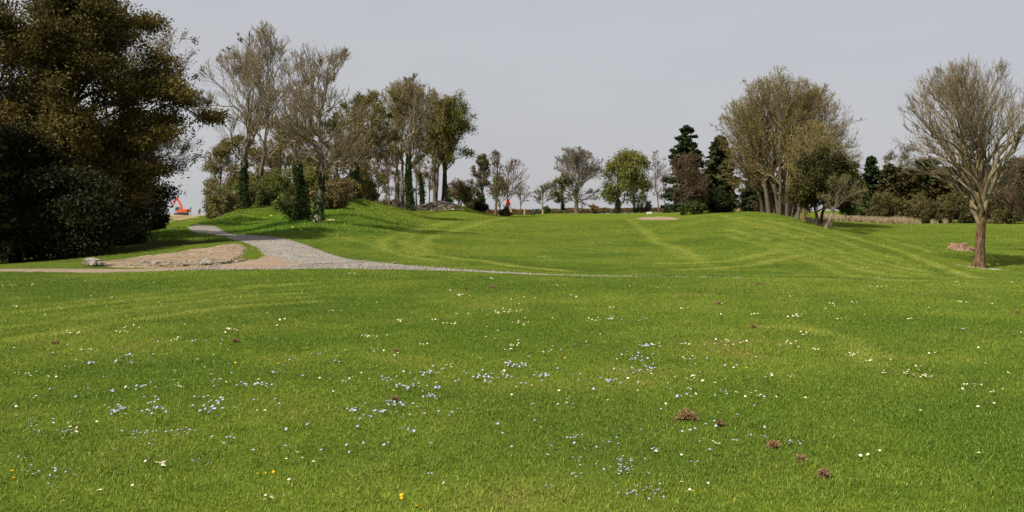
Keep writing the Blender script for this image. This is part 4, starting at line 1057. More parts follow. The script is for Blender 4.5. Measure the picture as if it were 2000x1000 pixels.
# ------------------------------------------------------------------ stones along the soil bank
stone_protos = [rock_mesh('stone', 20 + i, 1, .75 + .1 * i, .55 + .05 * i, M['stone'], 1, .5) for i in range(5)]
g = np.random.default_rng(77)
spx = np.concatenate([g.uniform(165, 470, 95)]); 
spy = np.interp(spx, [150, 180, 310, 400, 470], [520.5, 522, 524, 520.5, 515.5]) - np.abs(g.normal(0, 2.6, len(spx)))
big = [(181, 518, .21, 'large grey boulder at the left end of the soil bank'), (404, 517.5, .17, 'pale angular stone standing out near the middle of the soil bank'), (303, 523.0, .12, 'pale whitish stone at the front foot of the soil bank'), (203, 519, .10, 'small pale stone right of the large grey boulder')]
pts_ = ground(spx, spy)
for i, p in enumerate(pts_):
    o = link('stone', stone_protos[i % 5])
    s = .035 + .085 * g.random() ** 2.2
    o.location = p + np.array([0, 0, .06 + s * .25]); o.scale = (s * 1.2, s, s * .9); o.rotation_euler = (g.normal() * .3, g.normal() * .3, g.random() * 6)
    tag(o, ('small rubble stone in the shaded left third of the soil bank edge' if spx[i] < 270 else 'small rubble stone in the middle third of the soil bank edge' if spx[i] < 380 else 'small rubble stone at the right third of the soil bank edge'), 'stone', 'rubble stones along the soil bank')
for i, (px, py, s, lab) in enumerate(big):
    o = link('boulder' if i == 0 else 'stone', stone_protos[i % 5])
    p = ground(px, py)[0]; o.location = p + np.array([0, 0, s * .5 + .03]); o.scale = (s * 1.25, s, s * .95); o.rotation_euler = (.2, .1, i * 1.3)
    tag(o, lab, 'stone', 'rubble stones along the soil bank')
# loose gravel: too many to count
def scatter_stones(name, P, s, mat, seed, lift=.3):
    g = np.random.default_rng(seed); n = len(P)
    base = nrm(np.array([[1, 0, 0], [-1, 0, 0], [0, 1, 0], [0, -1, 0], [0, 0, 1], [0, 0, -1.]]))
    F = np.array([[0, 2, 4], [2, 1, 4], [1, 3, 4], [3, 0, 4], [2, 0, 5], [1, 2, 5], [3, 1, 5], [0, 3, 5]])
    a = g.random(n) * 6.28
    B_ = base[None] * (s[:, None, None] * (.6 + .7 * g.random((n, 6, 1)))) * np.array([1, 1, .65])
    c, s_ = np.cos(a)[:, None], np.sin(a)[:, None]
    V = np.stack([B_[..., 0] * c - B_[..., 1] * s_, B_[..., 0] * s_ + B_[..., 1] * c, B_[..., 2]], -1) + P[:, None] + np.array([0, 0, 1]) * (s * lift)[:, None, None]
    q = (F[None] + 6 * np.arange(n)[:, None, None]).reshape(-1, 3)
    return tag(link(name, build_mesh(name, V.reshape(-1, 3), [q], [mat])), kind='stuff')
n = 4600
xs_ = g.uniform(-8.5, 3.0, n) + 4 * g.random(n) ** 6; f = g.random(n)
ys_ = Y_NEAR + .1 + (y_far(xs_) - Y_NEAR - .2) * np.where(g.random(n) < .6, f ** 2.2 * .6, f)
P = np.stack([xs_, ys_, h(xs_, ys_) + .022], -1)
scatter_stones('loose_gravel', P, .012 + .028 * g.random(n) ** 2, M['stone'], 5)
n = 1500
u = g.random(n); tt_ = g.random(n)
def along(e, u):
    e = np.asarray(e); s = np.concatenate([[0], np.cumsum(np.linalg.norm(np.diff(e, axis=0), axis=1))])
    return np.stack([np.interp(u * s[-1], s, e[:, k]) for k in range(2)], -1)
xy = along(Lp, u) * (1 - tt_[:, None]) + along(Rp, u) * tt_[:, None]
scatter_stones('loose_gravel', np.concatenate([xy, (h(xy[:, 0], xy[:, 1]) + .032)[:, None]], -1), .012 + .022 * g.random(n) ** 2, M['stone'], 6)
n = 1500
bpx = g.uniform(160, 480, n); bpy_ = np.interp(bpx, [150, 310, 400, 480], [521, 525, 521, 514]) - np.abs(g.normal(0, 4, n))
scatter_stones('soil_crumbs', ground(bpx, bpy_) + np.array([0, 0, .07]), .012 + .03 * g.random(n) ** 2, M['bank_soil'], 7)

# ------------------------------------------------------------------ rocky mound under the sycamores
mb = at(856, 87.0)
mound = heap('rocky_mound', None, 856, 87.0, 5.4, .75, M['mossy_rock'], 9)
tag(mound, 'low rocky mound strewn with pale stone slabs under the sycamores', 'mound')
slabs = [rock_mesh('stone_slab', 40 + i, 1, .6, .28, M['stone'], 1, .4) for i in range(4)]
for i in range(70):
    a = g.random() * 6.28; r_ = 2.3 * math.sqrt(g.random())
    X, Y = math.cos(a) * r_, math.sin(a) * r_ * .7 - .1
    o = link('stone_slab', slabs[i % 4], mound)
    hz = .75 * (1 - min(1, (r_ / 2.7)) ** 1.3) + float(h(mb[0] + X, mb[1] + Y)) - mb[2]
    s = .08 + .22 * g.random() ** 1.5
    o.location = (X, Y, hz + .02); o.scale = (s * 1.5, s, s); o.rotation_euler = (g.normal() * .25, g.normal() * .25, g.random() * 6)

# ------------------------------------------------------------------ golf flag, trolley, posts, sign
fb = at(996.5, 103)
fl = empty('golf_flag', fb); tag(fl, 'red golf flag on a thin pale pole at the far green', 'flag')
fh = CAM_H - (391 - HOR) * 103 / FPX - fb[2]
obj('pole', lambda bm: bar(bm, (0, 0, -.1), (0, 0, fh), .022), M['pole'], fl)
nV = [(-.50 * t_, .05 * math.sin(t_ * 5), fh - .02 - z_ - .05 * t_) for t_ in np.linspace(0.04, 1, 7) for z_ in (0, .52)]
i_ = np.arange(14).reshape(7, 2)
me = build_mesh('flag_cloth', nV, [np.stack([i_[:-1, 0], i_[1:, 0], i_[1:, 1], i_[:-1, 1]], -1)], [M['red']])
fc = link('flag_cloth', me, fl); sol_ = fc.modifiers.new('thick', 'SOLIDIFY'); sol_.thickness = .012
tb_ = at(1043, 112)
tr_ = empty('golf_trolley', tb_); tag(tr_, 'dark golf trolley with navy bag parked beyond the flag', 'golf trolley'); tr_.rotation_euler = (0, 0, .5)
obj('bag', lambda bm: bar(bm, (-.15, 0, .2), (.42, 0, .72), .15, 10, .17), M['navy'], tr_, .01, True)
obj('frame', lambda bm: (bar(bm, (-.3, 0, .12), (.5, .0, .55), .02), bar(bm, (.5, 0, .55), (.75, 0, .9), .02), bar(bm, (-.2, -.32, .15), (-.2, .32, .15), .018)), M['rubber'], tr_)
for y in (-.34, .34): obj('wheel', lambda bm: bar(bm, (-.2, y - .03, .15), (-.2, y + .03, .15), .15, 14), M['rubber'], tr_, 0, True)
for k_ in range(3):
    obj('club', lambda bm: bar(bm, (.40, (k_ - 1) * .07, .70), (.58 + .03 * k_, (k_ - 1) * .09, .95), .012), M['steel'], tr_)
for px, top, lab in [(998, 406, 'pale wooden post just right of the red flag'), (1024, 404, 'pale wooden post standing left of the golf trolley'), (1060, 409, 'pale wooden post right of the golf trolley')]:
    b = at(px, 124); ph = CAM_H - (top - HOR) * 124 / FPX - b[2]
    o = obj('post', lambda bm: box(bm, (0, 0, ph / 2 - .1), (.13, .13, ph + .2)), M['pale_wood'], None, .01); o.location = b
    tag(o, lab, 'post', 'pale posts beyond the far green')
sb = at(1268, 112)
sg = empty('sign', sb); tag(sg, 'small white board sign on short posts near the bunker', 'sign')
zc = CAM_H - (416 - HOR) * 112 / FPX - sb[2]
obj('board', lambda bm: box(bm, (0, 0, zc), (.62, .03, .27)), M['white'], sg, .006)
obj('print', lambda bm: (box(bm, (-.02, -.0175, zc + .045), (.40, .004, .045)), box(bm, (.0, -.0175, zc - .05), (.34, .004, .035))), M['grey_print'], sg)
for x in (-.25, .25): obj('post', lambda bm: bar(bm, (x, .03, -.2), (x, .03, zc + .1), .025), M['rubber'], sg)

# far hedge bank behind the green (one clipped run of brown growth)
def hedge_run(name, label, x0, x1, y, hh, seed, lc, n=9000, leaf=.16, wid=1.2):
    g = np.random.default_rng(seed)
    root = empty(name, (0, y, float(h((x0 + x1) / 2, y)))); tag(root, label, 'hedge')
    z0 = root.location[2]
    x = g.uniform(x0, x1, n); yy = g.uniform(-wid, wid, n)
    top = hh * (.65 + .6 * fbm(x * .35, x * 0 + seed, 3, seed)) * np.sqrt(np.clip(1 - (yy / wid) ** 2, 0.05, 1))
    z = top * (1 - .8 * g.random(n) ** 2)
    C = np.stack([x, yy, h(x, y + yy) - z0 + z], -1)
    V, q, c = leaf_quads(C, leaf, mixcol(n, lc[0], lc[1], g, np.clip(fbm(x * .5, z * .8, 2, seed + 1), 0, 1)), g)
    link('foliage', build_mesh('foliage', V, [q], [M['leaf']], c), root)
    m_ = 400
    xx = g.uniform(x0, x1, m_); P0 = np.stack([xx, g.uniform(-wid, wid, m_) * .6, h(xx, y + 0 * xx) - z0 - .05], -1)
    pp = grow(P0, np.stack([g.normal(size=m_) * .4, g.normal(size=m_) * .3, np.ones(m_)], -1), hh * (.6 + .6 * g.random(m_)), 4, .2, .05, g)
    V, q = tubes(pp, np.full((m_, 5), .02), 3)
    link('stems', build_mesh('stems', V, [q], [M['twig_red']]), root)
hedge_run('hedge', 'low brown bracken hedge bank beyond the far green', W(900, 0, 165)[0], W(1345, 0, 165)[0], 165, 1.05, 5, ((.09, .06, .025), (.19, .125, .05)), 12000)
hedge_run('hedge', 'rough green-brown verge in front of the far hedge bank, left of the round tree', W(985, 0, 135)[0], W(1110, 0, 135)[0], 135, .42, 6, ((.06, .06, .02), (.15, .12, .04)), 3500, .12, .8)

# pale dry reeds along the far side of the hollow: nobody could count them
def reeds(name, px0, px1, d0, d1, n, seed, h0=.30, h1=.72, ca=(.26, .20, .12), cb=(.48, .39, .26)):
    g = np.random.default_rng(seed)
    d = g.uniform(d0, d1, n); px = g.uniform(px0, px1, n)
    x = (px - 1000) * d / FPX
    k = fbm(x * .35, d * .4, 3, seed)
    sel = k > .44; x, d, k = x[sel], d[sel], k[sel]; n = len(x)
    hh = (h0 + (h1 - h0) * g.random(n)) * (.45 + .9 * k)
    a = g.random(n) * 6.28; lean = .5 * g.random(n) * hh
    b = np.stack([x, d, h(x, d) - .02], -1)
    s = np.stack([np.cos(a), np.sin(a), 0 * a], -1) * .03
    tip = b + np.stack([np.cos(a * 3) * lean, np.sin(a * 3) * lean, hh], -1)
    V = np.stack([b - s, b + s, tip], 1).reshape(-1, 3)
    c = np.repeat(mixcol(n, ca, cb, g), 3, 0)
    return tag(link(name, build_mesh(name, V, [np.arange(3 * n).reshape(n, 3)], [M['leaf']], c)), kind='stuff')
reeds('dry_reeds', 1600, 1850, 80, 84, 16000, 8)
reeds('dry_reeds', 1930, 2060, 82, 86, 4000, 9, .3, .7)
reeds('dry_reeds', 1570, 1625, 68, 74, 2500, 10, .3, .6)

# ------------------------------------------------------------------ tree stump and pale chips in the hollow
sbp = at(1872, 44.0)
st = empty('tree_stump', sbp); tag(st, 'wide reddish-brown tree stump left of the big ash', 'tree stump')
k = 36; a = np.arange(k) * 2 * math.pi / k
ridge = 1 + .10 * np.sin(a * 7) + .08 * (vnoise(np.cos(a) * 5, np.sin(a) * 5, 3) - .5)
rows = [(-.08, .62), (.02, .55), (.12, .47), (.24, .43), (.33, .42)]
V = np.concatenate([np.stack([np.cos(a) * r_ * ridge * (1 + .18 * np.cos(2 * a) * (z < .1)), np.sin(a) * r_ * ridge * .85, np.full(k, z) + (.03 * np.sin(a * 3) if z > .3 else 0)], -1) for z, r_ in rows])
i_ = np.arange(5 * k).reshape(5, k)
link('bark', build_mesh('bark', V, [np.stack([i_[:-1], np.roll(i_, -1, 1)[:-1], np.roll(i_, -1, 1)[1:], i_[1:]], -1).reshape(-1, 4)], [M['stump_bark']], smooth=True), st)
Vt = np.concatenate([V[-k:] * np.array([.97, .97, 1]) + np.array([0, 0, .004]), [[0, 0, .33]]])
link('cut_top', build_mesh('cut_top', Vt, [np.stack([np.arange(k), np.roll(np.arange(k), -1), np.full(k, k)], -1)], [M['cut_wood']]), st)
rp = np.array([[[.35, -.15, .12], [.6, -.22, .07], [.85, -.28, .03], [1.2, -.36, -.03]], [[-.4, -.1, .1], [-.58, -.16, .06], [-.72, -.2, .02], [-.9, -.24, -.04]]])
for rr_ in rp:
    V, q = tubes(rr_[None], np.array([[.11, .08, .05, .02]]), 7)
    link('root', build_mesh('root', V, [q], [M['stump_bark']], smooth=True), st)
def chips(name, c, rx, ry, n, seed, col=((.42, .36, .27), (.66, .60, .50)), size=.035):
    g = np.random.default_rng(seed)
    a = g.random(n) * 6.28; r_ = np.sqrt(g.random(n))
    x = c[0] + np.cos(a) * r_ * rx; y = c[1] + np.sin(a) * r_ * ry
    C = np.stack([x, y, h(x, y) + .012 + .02 * g.random(n)], -1)
    V, q, cc = leaf_quads(C, size, mixcol(n, *col, g), g, .85)
    return tag(link(name, build_mesh(name, V, [q], [M['leaf']], cc)), kind='stuff')
ab = at(1912, 35.5)
chips('wood_chips', ab + np.array([-.15, -.62, 0]), 1.0, .28, 420, 3)
chips('wood_chips', ab + np.array([-.85, -.6, 0]), .5, .15, 110, 4)
chips('wood_chips', sbp + np.array([-.05, -.62, 0]), .5, .16, 220, 5)

# ------------------------------------------------------------------ grass blades (instanced tufts)
def mat_blade():
    m, nt, out = mat_base('grass_blade')
    a1 = nt.nodes.new('ShaderNodeAttribute'); a1.attribute_type = 'INSTANCER'; a1.attribute_name = 'tint'
    a2 = nt.nodes.new('ShaderNodeAttribute'); a2.attribute_name = 'tint'
    mx = nt.nodes.new('ShaderNodeMix'); mx.data_type = 'RGBA'; mx.blend_type = 'MULTIPLY'; mx.inputs['Factor'].default_value = 1
    nt.links.new(a1.outputs['Color'], mx.inputs['A']); nt.links.new(a2.outputs['Color'], mx.inputs['B'])
    d = nt.nodes.new('ShaderNodeBsdfPrincipled'); d.inputs['Roughness'].default_value = .5; d.inputs['Specular IOR Level'].default_value = .16
    t = nt.nodes.new('ShaderNodeBsdfTranslucent')
    ms = nt.nodes.new('ShaderNodeMixShader'); ms.inputs['Fac'].default_value = .3
    nt.links.new(mx.outputs['Result'], d.inputs['Base Color']); nt.links.new(mx.outputs['Result'], t.inputs['Color'])
    nt.links.new(d.outputs['BSDF'], ms.inputs[1]); nt.links.new(t.outputs['BSDF'], ms.inputs[2]); nt.links.new(ms.outputs['Shader'], out.inputs['Surface'])
    return m
M['blade'] = mat_blade()
tufts = bpy.data.collections.new('tuft_source')
def tuft(seed, n, size, hh, w):
    g = np.random.default_rng(seed)
    x = g.uniform(-size / 2, size / 2, n); y = g.uniform(-size / 2, size / 2, n)
    H_ = hh * (.45 + .75 * g.random(n)); a = g.random(n) * 6.28
    ln = H_ * (.25 + .75 * g.random(n)); b = a + 1.57 + .6 * g.normal(size=n)
    base = np.stack([x, y, -.006 + 0 * x], -1); s = np.stack([np.cos(a), np.sin(a), 0 * a], -1) * (w * (.6 + .7 * g.random(n)))[:, None]
    dv = np.stack([np.cos(b), np.sin(b), 0 * b], -1)
    mid = base + dv * (ln * .35)[:, None] + np.array([0, 0, 1]) * (H_ * .62)[:, None]
    tip = base + dv * ln[:, None] + np.array([0, 0, 1]) * (H_ * (1 - .25 * ln / H_))[:, None]
    V = np.stack([base - s, base + s, mid + s * .8, mid - s * .8, tip], 1).reshape(-1, 3)
    k = np.arange(n)[:, None] * 5
    c = np.ones((n, 3)) * (.72 + .6 * g.random((n, 1)))
    dry = g.random(n) < .09; c[dry] *= np.array([2.0, 1.35, 2.4])
    lite = g.random(n) < .18; c[lite] *= np.array([1.30, 1.25, 1.1])
    me = build_mesh('grass_tuft', V, [np.array([[0, 1, 2, 3]]) + k, np.array([[3, 2, 4]]) + k], [M['blade']], np.repeat(c, 5, 0))
    o = bpy.data.objects.new('grass_tuft', me); tufts.objects.link(o)
for s in range(4): tuft(500 + s, 210, .26, .030, .0019)
for s in range(3): tuft(520 + s, 130, .60, .042, .0060)
for s in range(2): tuft(540 + s, 60, .26, .085, .0040)

def in_poly(x, y, poly):
    r_ = np.zeros(len(x), bool); j = len(poly) - 1
    for i in range(len(poly)):
        (xi, yi), (xj, yj) = poly[i], poly[j]
        r_ ^= ((yi > y) != (yj > y)) & (x < (xj - xi) * (y - yi) / (yj - yi + 1e-12) + xi); j = i
    return r_
path_poly = np.concatenate([Lp, Rp[::-1]])
heap_xy = ground([p[0] for p in heap_poly], [p[1] for p in heap_poly])[:, :2]
def off_track(x, y, pad=.05):
    bad = (y > Y_NEAR - .02 + .12 * (vnoise(x * .9, 0 * x, 3) - .5)) & (y < y_far(x) + .1)
    bad |= in_poly(x, y, path_poly) | in_poly(x, y, heap_xy)
    return ~bad
def lawn_points(y0, y1, dens, seed, kinds, smin, smax, margin=1.5, filt=None):
    g = np.random.default_rng(seed)
    hw = .62
    area = hw * (y1 ** 2 - y0 ** 2) + 2 * margin * (y1 - y0)
    # jittered grid, so that no bare gaps are left
    st = 1 / math.sqrt(dens)
    qx, qy = np.meshgrid(np.arange(-hw * y1 - margin, hw * y1 + margin, st), np.arange(y0, y1, st))
    x = (qx + g.uniform(-.42, .42, qx.shape) * st).ravel(); y = (qy + g.uniform(-.42, .42, qx.shape) * st).ravel()
    k_ = np.abs(x) < hw * y + margin; x, y = x[k_], y[k_]
    ok = off_track(x, y)
    if filt is not None: ok &= filt(x, y)
    x, y = x[ok], y[ok]; n = len(x)
    return x, y, g.integers(kinds[0], kinds[1], n), g.uniform(smin, smax, n), g.random(n) * 6.28
def turf(x, y): return np.exp(-(((x + 19) / 7.5) ** 2 + ((y - 37) / 7.5) ** 2)) < .45
sets = [lawn_points(3.3, 9, 42, 1, (0, 4), .8, 1.2), lawn_points(9, 16, 27, 2, (0, 4), .9, 1.35), lawn_points(16, 30, 18, 3, (0, 4), 1.1, 1.6, filt=turf),
        lawn_points(30, 54, 8.5, 4, (0, 4), 1.5, 1.9, filt=turf), lawn_points(54, 80, 3.0, 5, (4, 7), 1.0, 1.5)]
# longer grass: clumps in the near lawn, the knoll bank, the little island by the path
gx_ = lawn_points(3.6, 14, 1.2, 7, (7, 9), .45, .8, filt=lambda x, y: fbm(x * .5, y * .5, 3, 66) > .52)
gk_ = lawn_points(40, 62, 9.0, 8, (7, 9), 1.2, 2.2, filt=lambda x, y: (np.abs(x + 13.5) < 7) & (fbm(x * .4, y * .4, 3, 67) > .45))
ip = ground([466, 478, 486, 497, 510, 506, 488, 470], [507, 499, 483, 488, 500, 506, 511, 510])[:, :2]
gi = np.random.default_rng(9); n = 420
ix = gi.uniform(ip[:, 0].min(), ip[:, 0].max(), n); iy = gi.uniform(ip[:, 1].min(), ip[:, 1].max(), n); s_ = in_poly(ix, iy, ip)
gi_ = (ix[s_], iy[s_], gi.integers(7, 9, s_.sum()), gi.uniform(.9, 1.7, s_.sum()), gi.random(s_.sum()) * 6.28)
# overhanging turf edge along the track
ge = np.random.default_rng(12); n = 900
ex_ = ge.uniform(-6.5, 16, n); ey_ = np.where(ge.random(n) < .45, Y_NEAR - .05, y_far(ex_) + .16) + ge.normal(0, .05, n)
for e_ in (Lp, Rp):
    u_ = ge.random(420); q_ = along(e_, u_) + ge.normal(0, .10, (420, 2)); ex_ = np.concatenate([ex_, q_[:, 0]]); ey_ = np.concatenate([ey_, q_[:, 1]])
hq = np.concatenate([heap_xy, heap_xy[:1]]); q_ = along(hq, ge.random(500)) + ge.normal(0, .12, (500, 2)); ex_ = np.concatenate([ex_, q_[:, 0]]); ey_ = np.concatenate([ey_, q_[:, 1]])
n = len(ex_)
ge_ = (ex_, ey_, ge.integers(0, 4, n), ge.uniform(1.0, 1.5, n), ge.random(n) * 6.28)
sets += [gx_, gk_, gi_, ge_]
X = np.concatenate([s[0] for s in sets]); Y = np.concatenate([s[1] for s in sets])
K = np.concatenate([s[2] for s in sets]); SC = np.concatenate([s[3] for s in sets]); RO = np.concatenate([s[4] for s in sets])
PV = np.stack([X, Y, h(X, Y)], -1)
tc_ = lawn_colour(X, Y) * 1.6
gm = bpy.data.meshes.new('lawn_grass'); gm.vertices.add(len(PV)); gm.vertices.foreach_set('co', PV.astype(np.float32).ravel())
def att(me, nm, ty, v, key='value'):
    a = me.attributes.new(nm, ty, 'POINT'); a.data.foreach_set(key, v)
att(gm, 'kind_index', 'INT', K.astype(np.int32)); att(gm, 'size', 'FLOAT', SC.astype(np.float32)); att(gm, 'spin', 'FLOAT', RO.astype(np.float32))
c4 = np.ones((len(X), 4), np.float32); c4[:, :3] = tc_
att(gm, 'tint', 'FLOAT_COLOR', c4.ravel(), 'color')
lg = tag(link('lawn_grass', gm), kind='stuff')
ng = bpy.data.node_groups.new('grass_scatter', 'GeometryNodeTree')
ng.interface.new_socket('Geometry', in_out='INPUT', socket_type='NodeSocketGeometry'); ng.interface.new_socket('Geometry', in_out='OUTPUT', socket_type='NodeSocketGeometry')
N = ng.nodes; Lk = ng.links
gi0 = N.new('NodeGroupInput'); go0 = N.new('NodeGroupOutput'); ci = N.new('GeometryNodeCollectionInfo'); iop = N.new('GeometryNodeInstanceOnPoints')
ci.inputs['Collection'].default_value = tufts; ci.inputs['Separate Children'].default_value = True
def nattr(nm, ty):
    a = N.new('GeometryNodeInputNamedAttribute'); a.data_type = ty; a.inputs['Name'].default_value = nm; return a.outputs['Attribute']
cx_ = N.new('ShaderNodeCombineXYZ'); Lk.new(nattr('spin', 'FLOAT'), cx_.inputs['Z'])
iop.inputs['Pick Instance'].default_value = True
Lk.new(gi0.outputs[0], iop.inputs['Points']); Lk.new(ci.outputs['Instances'], iop.inputs['Instance']); Lk.new(nattr('kind_index', 'INT'), iop.inputs['Instance Index'])
Lk.new(cx_.outputs['Vector'], iop.inputs['Rotation']); Lk.new(nattr('size', 'FLOAT'), iop.inputs['Scale'])
Lk.new(iop.outputs['Instances'], go0.inputs[0])
md = lg.modifiers.new('scatter', 'NODES'); md.node_group = ng

# ------------------------------------------------------------------ flowers in the lawn
M['petal_white'] = mat_plain('daisy_petal', (.74, .72, .62), .7, .1, .05)
M['daisy_eye'] = mat_plain('daisy_eye', (.72, .42, .03), .8, .1, .1)
M['petal_blue'] = mat_plain('speedwell_petal', (.38, .37, .56), .7, .1, .12)
M['petal_yellow'] = mat_plain('dandelion_petal', (.80, .47, .015), .7, .1, .1)
M['primrose'] = mat_plain('primrose_petal', (.80, .76, .36), .7, .1, .06)
M['stalk'] = mat_plain('flower_stalk', (.07, .12, .02), .7, .1, .2)
M['dry_clip'] = mat_leaf('dry_clipping', .15)

def petal_disc(np_, r0, r1, w, cup, z0, seed, double=False):
    g = np.random.default_rng(seed); V = []; F = []
    for ring in range(2 if double else 1):
        for i in range(np_):
            a = (i + .5 * ring) * 6.2832 / np_ + .1 * g.normal(); rr = r1 * (.9 + .2 * g.random()) * (1 - .3 * ring); z = z0 + .0012 * ring
            c, s = math.cos(a), math.sin(a)
            def pt(r_, t_, zz): return (c * r_ - s * t_, s * r_ + c * t_, zz)
            b = len(V)
            V += [pt(r0, -w * .35, z), pt(r0, w * .35, z), pt(rr * .7, w * .5, z + cup * .5), pt(rr * .7, -w * .5, z + cup * .5), pt(rr, 0, z + cup)]
            F += [(b, b + 1, b + 2, b + 3), (b + 3, b + 2, b + 4)]
    return V, F
def flower_mesh(name, parts):
    """parts: list of (verts, faces, material)"""
    me = bpy.data.meshes.new(name); V = []; F = []; mi = []; mats = []
    for v, f, m in parts:
        o = len(V); V += list(v); F += [tuple(i + o for i in q) for q in f]; mi += [len(mats)] * len(f); mats.append(m)
    me.from_pydata(V, [], F)
    for m in mats: me.materials.append(m)
    me.polygons.foreach_set('material_index', mi); me.update(); return me
def stalk(hh, r=.0011, lean=.008):
    V = []; F = []
    for z, x in ((-.01, 0), (hh * .5, lean * .3), (hh, lean * 0)):
        for k in range(3): V.append((x + r * math.cos(k * 2.1), r * math.sin(k * 2.1), z))
    for j in range(2):
        for k in range(3): F.append((j * 3 + k, j * 3 + (k + 1) % 3, j * 3 + 3 + (k + 1) % 3, j * 3 + 3 + k))
    return V, F
def dome(r, hh, z, k=7):
    V = [(r * math.cos(i * 6.2832 / k), r * math.sin(i * 6.2832 / k), z) for i in range(k)] + [(r * .6 * math.cos(i * 6.2832 / k), r * .6 * math.sin(i * 6.2832 / k), z + hh * .75) for i in range(k)] + [(0, 0, z + hh)]
    F = [(i, (i + 1) % k, k + (i + 1) % k, k + i) for i in range(k)] + [(k + i, k + (i + 1) % k, 2 * k) for i in range(k)]
    return V, F
daisy_head = [flower_mesh('daisy', [(*petal_disc(14, .0035, .0125, .0058, .001 + .003 * s, .044, s), M['petal_white'])]) for s in range(3)]
eye_mesh = flower_mesh('flower_centre', [(*dome(.0046, .0032, .0445), M['daisy_eye'])])
stalk_mesh = flower_mesh('flower_stalk', [(*stalk(.044), M['stalk'])])
speed_mesh = [flower_mesh('speedwell', [(*petal_disc(4, .0006, .0075, .0085, .001, .036, 9 + s), M['petal_blue']), (*stalk(.036, .0007), M['stalk'])]) for s in range(2)]
dand_head = flower_mesh('dandelion', [(*petal_disc(22, .001, .0165, .004, .004, .046, 3, True), M['petal_yellow']), (*dome(.008, .007, .046), M['petal_yellow'])])
dand_stalk = flower_mesh('flower_stalk', [(*stalk(.046, .0016), M['stalk'])])

DAISY = [(316, 919, 18, 4, 7), (290, 911, 5, 3, 2), (198, 975, 4, 2, 2), (257, 962, 7, 3, 2), (118, 997, 2, 1, 1), (218, 892, 2, 1, 1), (134, 846, 42, 17, 14), (53, 737, 27, 9, 9), (147, 712, 10, 2, 3), (168, 689, 20, 3, 6), (62, 787, 6, 2, 2), (33, 800, 8, 2, 3), (140, 655, 16, 3, 8), (250, 650, 14, 10, 10), (345, 668, 16, 4, 6), (352, 760, 10, 3, 4), (247, 825, 14, 2, 2), (304, 767, 1, 1, 1), (361, 637, 1, 1, 1), (453, 648, 22, 4, 8), (410, 740, 2, 1, 1), (37, 602, 10, 2, 4), (112, 607, 8, 2, 3), (176, 595, 4, 1, 2), (225, 584, 12, 2, 4),
 (885, 725, 26, 6, 10), (890, 758, 7, 4, 4), (788, 733, 1, 1, 1), (875, 960, 1, 1, 1), (584, 913, 2, 1, 1), (613, 916, 2, 1, 1), (559, 910, 2, 1, 1), (576, 898, 1, 1, 1), (568, 952, 2, 1, 1), (523, 990, 8, 4, 4), (555, 987, 2, 1, 1), (670, 756, 18, 5, 6), (683, 747, 7, 3, 4), (722, 749, 1, 1, 1), (592, 781, 1, 1, 1), (518, 811, 14, 4, 4), (652, 611, 14, 2, 6), (560, 629, 14, 2, 6), (852, 630, 12, 2, 6), (885, 637, 14, 2, 9), (775, 632, 16, 3, 5), (892, 616, 5, 2, 3), (730, 662, 20, 2, 8), (830, 679, 14, 3, 6), (985, 613, 18, 5, 14), (993, 681, 12, 3, 9), (570, 705, 10, 4, 6), (951, 643, 2, 1, 1), (880, 569, 6, 2, 4), (898, 580, 20, 3, 10), (640, 690, 20, 4, 4),
 (1011, 681, 16, 4, 9), (1066, 694, 10, 2, 5), (1163, 628, 16, 4, 12), (1194, 626, 8, 3, 8), (1194, 604, 10, 2, 6), (1123, 582, 8, 2, 5), (1018, 585, 16, 2, 6), (1014, 613, 16, 2, 8), (1013, 635, 14, 2, 8), (1334, 606, 8, 1, 4), (1475, 618, 8, 2, 5), (1347, 679, 14, 2, 8), (1277, 683, 16, 4, 8), (1343, 703, 18, 5, 7), (1345, 722, 8, 3, 3), (1372, 748, 46, 9, 15), (1352, 769, 12, 2, 2), (1468, 780, 17, 5, 9), (1101, 799, 6, 2, 2), (1030, 823, 1, 1, 1), (1055, 848, 2, 1, 1), (1233, 870, 2, 1, 1), (1280, 896, 8, 4, 3), (1390, 875, 32, 5, 6), (1332, 958, 2, 1, 1), (1378, 961, 2, 1, 1), (1347, 972, 2, 1, 2), (1334, 900, 2, 1, 1), (1435, 675, 22, 6, 11),
 (1628, 597, 7, 3, 6), (1668, 595, 8, 4, 4), (1553, 621, 18, 3, 15), (1636, 626, 6, 2, 4), (1570, 656, 8, 3, 5), (1540, 679, 24, 6, 17), (1600, 688, 12, 2, 6), (1665, 699, 14, 3, 9), (1697, 710, 10, 4, 6), (1737, 706, 8, 4, 5), (1760, 736, 26, 5, 12), (1808, 741, 18, 4, 13), (1800, 724, 10, 2, 5), (1817, 696, 4, 2, 3), (1724, 734, 10, 3, 5), (1898, 762, 18, 3, 9), (1950, 772, 14, 3, 5), (1874, 594, 16, 1, 6), (1777, 628, 5, 2, 5), (1803, 579, 5, 1, 3), (1715, 563, 16, 1, 9), (1680, 899, 1, 1, 1), (1701, 899, 1, 1, 1), (1721, 897, 1, 1, 1), (1911, 898, 7, 2, 3), (1667, 833, 2, 1, 2), (1590, 833, 1, 1, 1), (1544, 742, 8, 4, 4), (1512, 785, 1, 1, 1)]
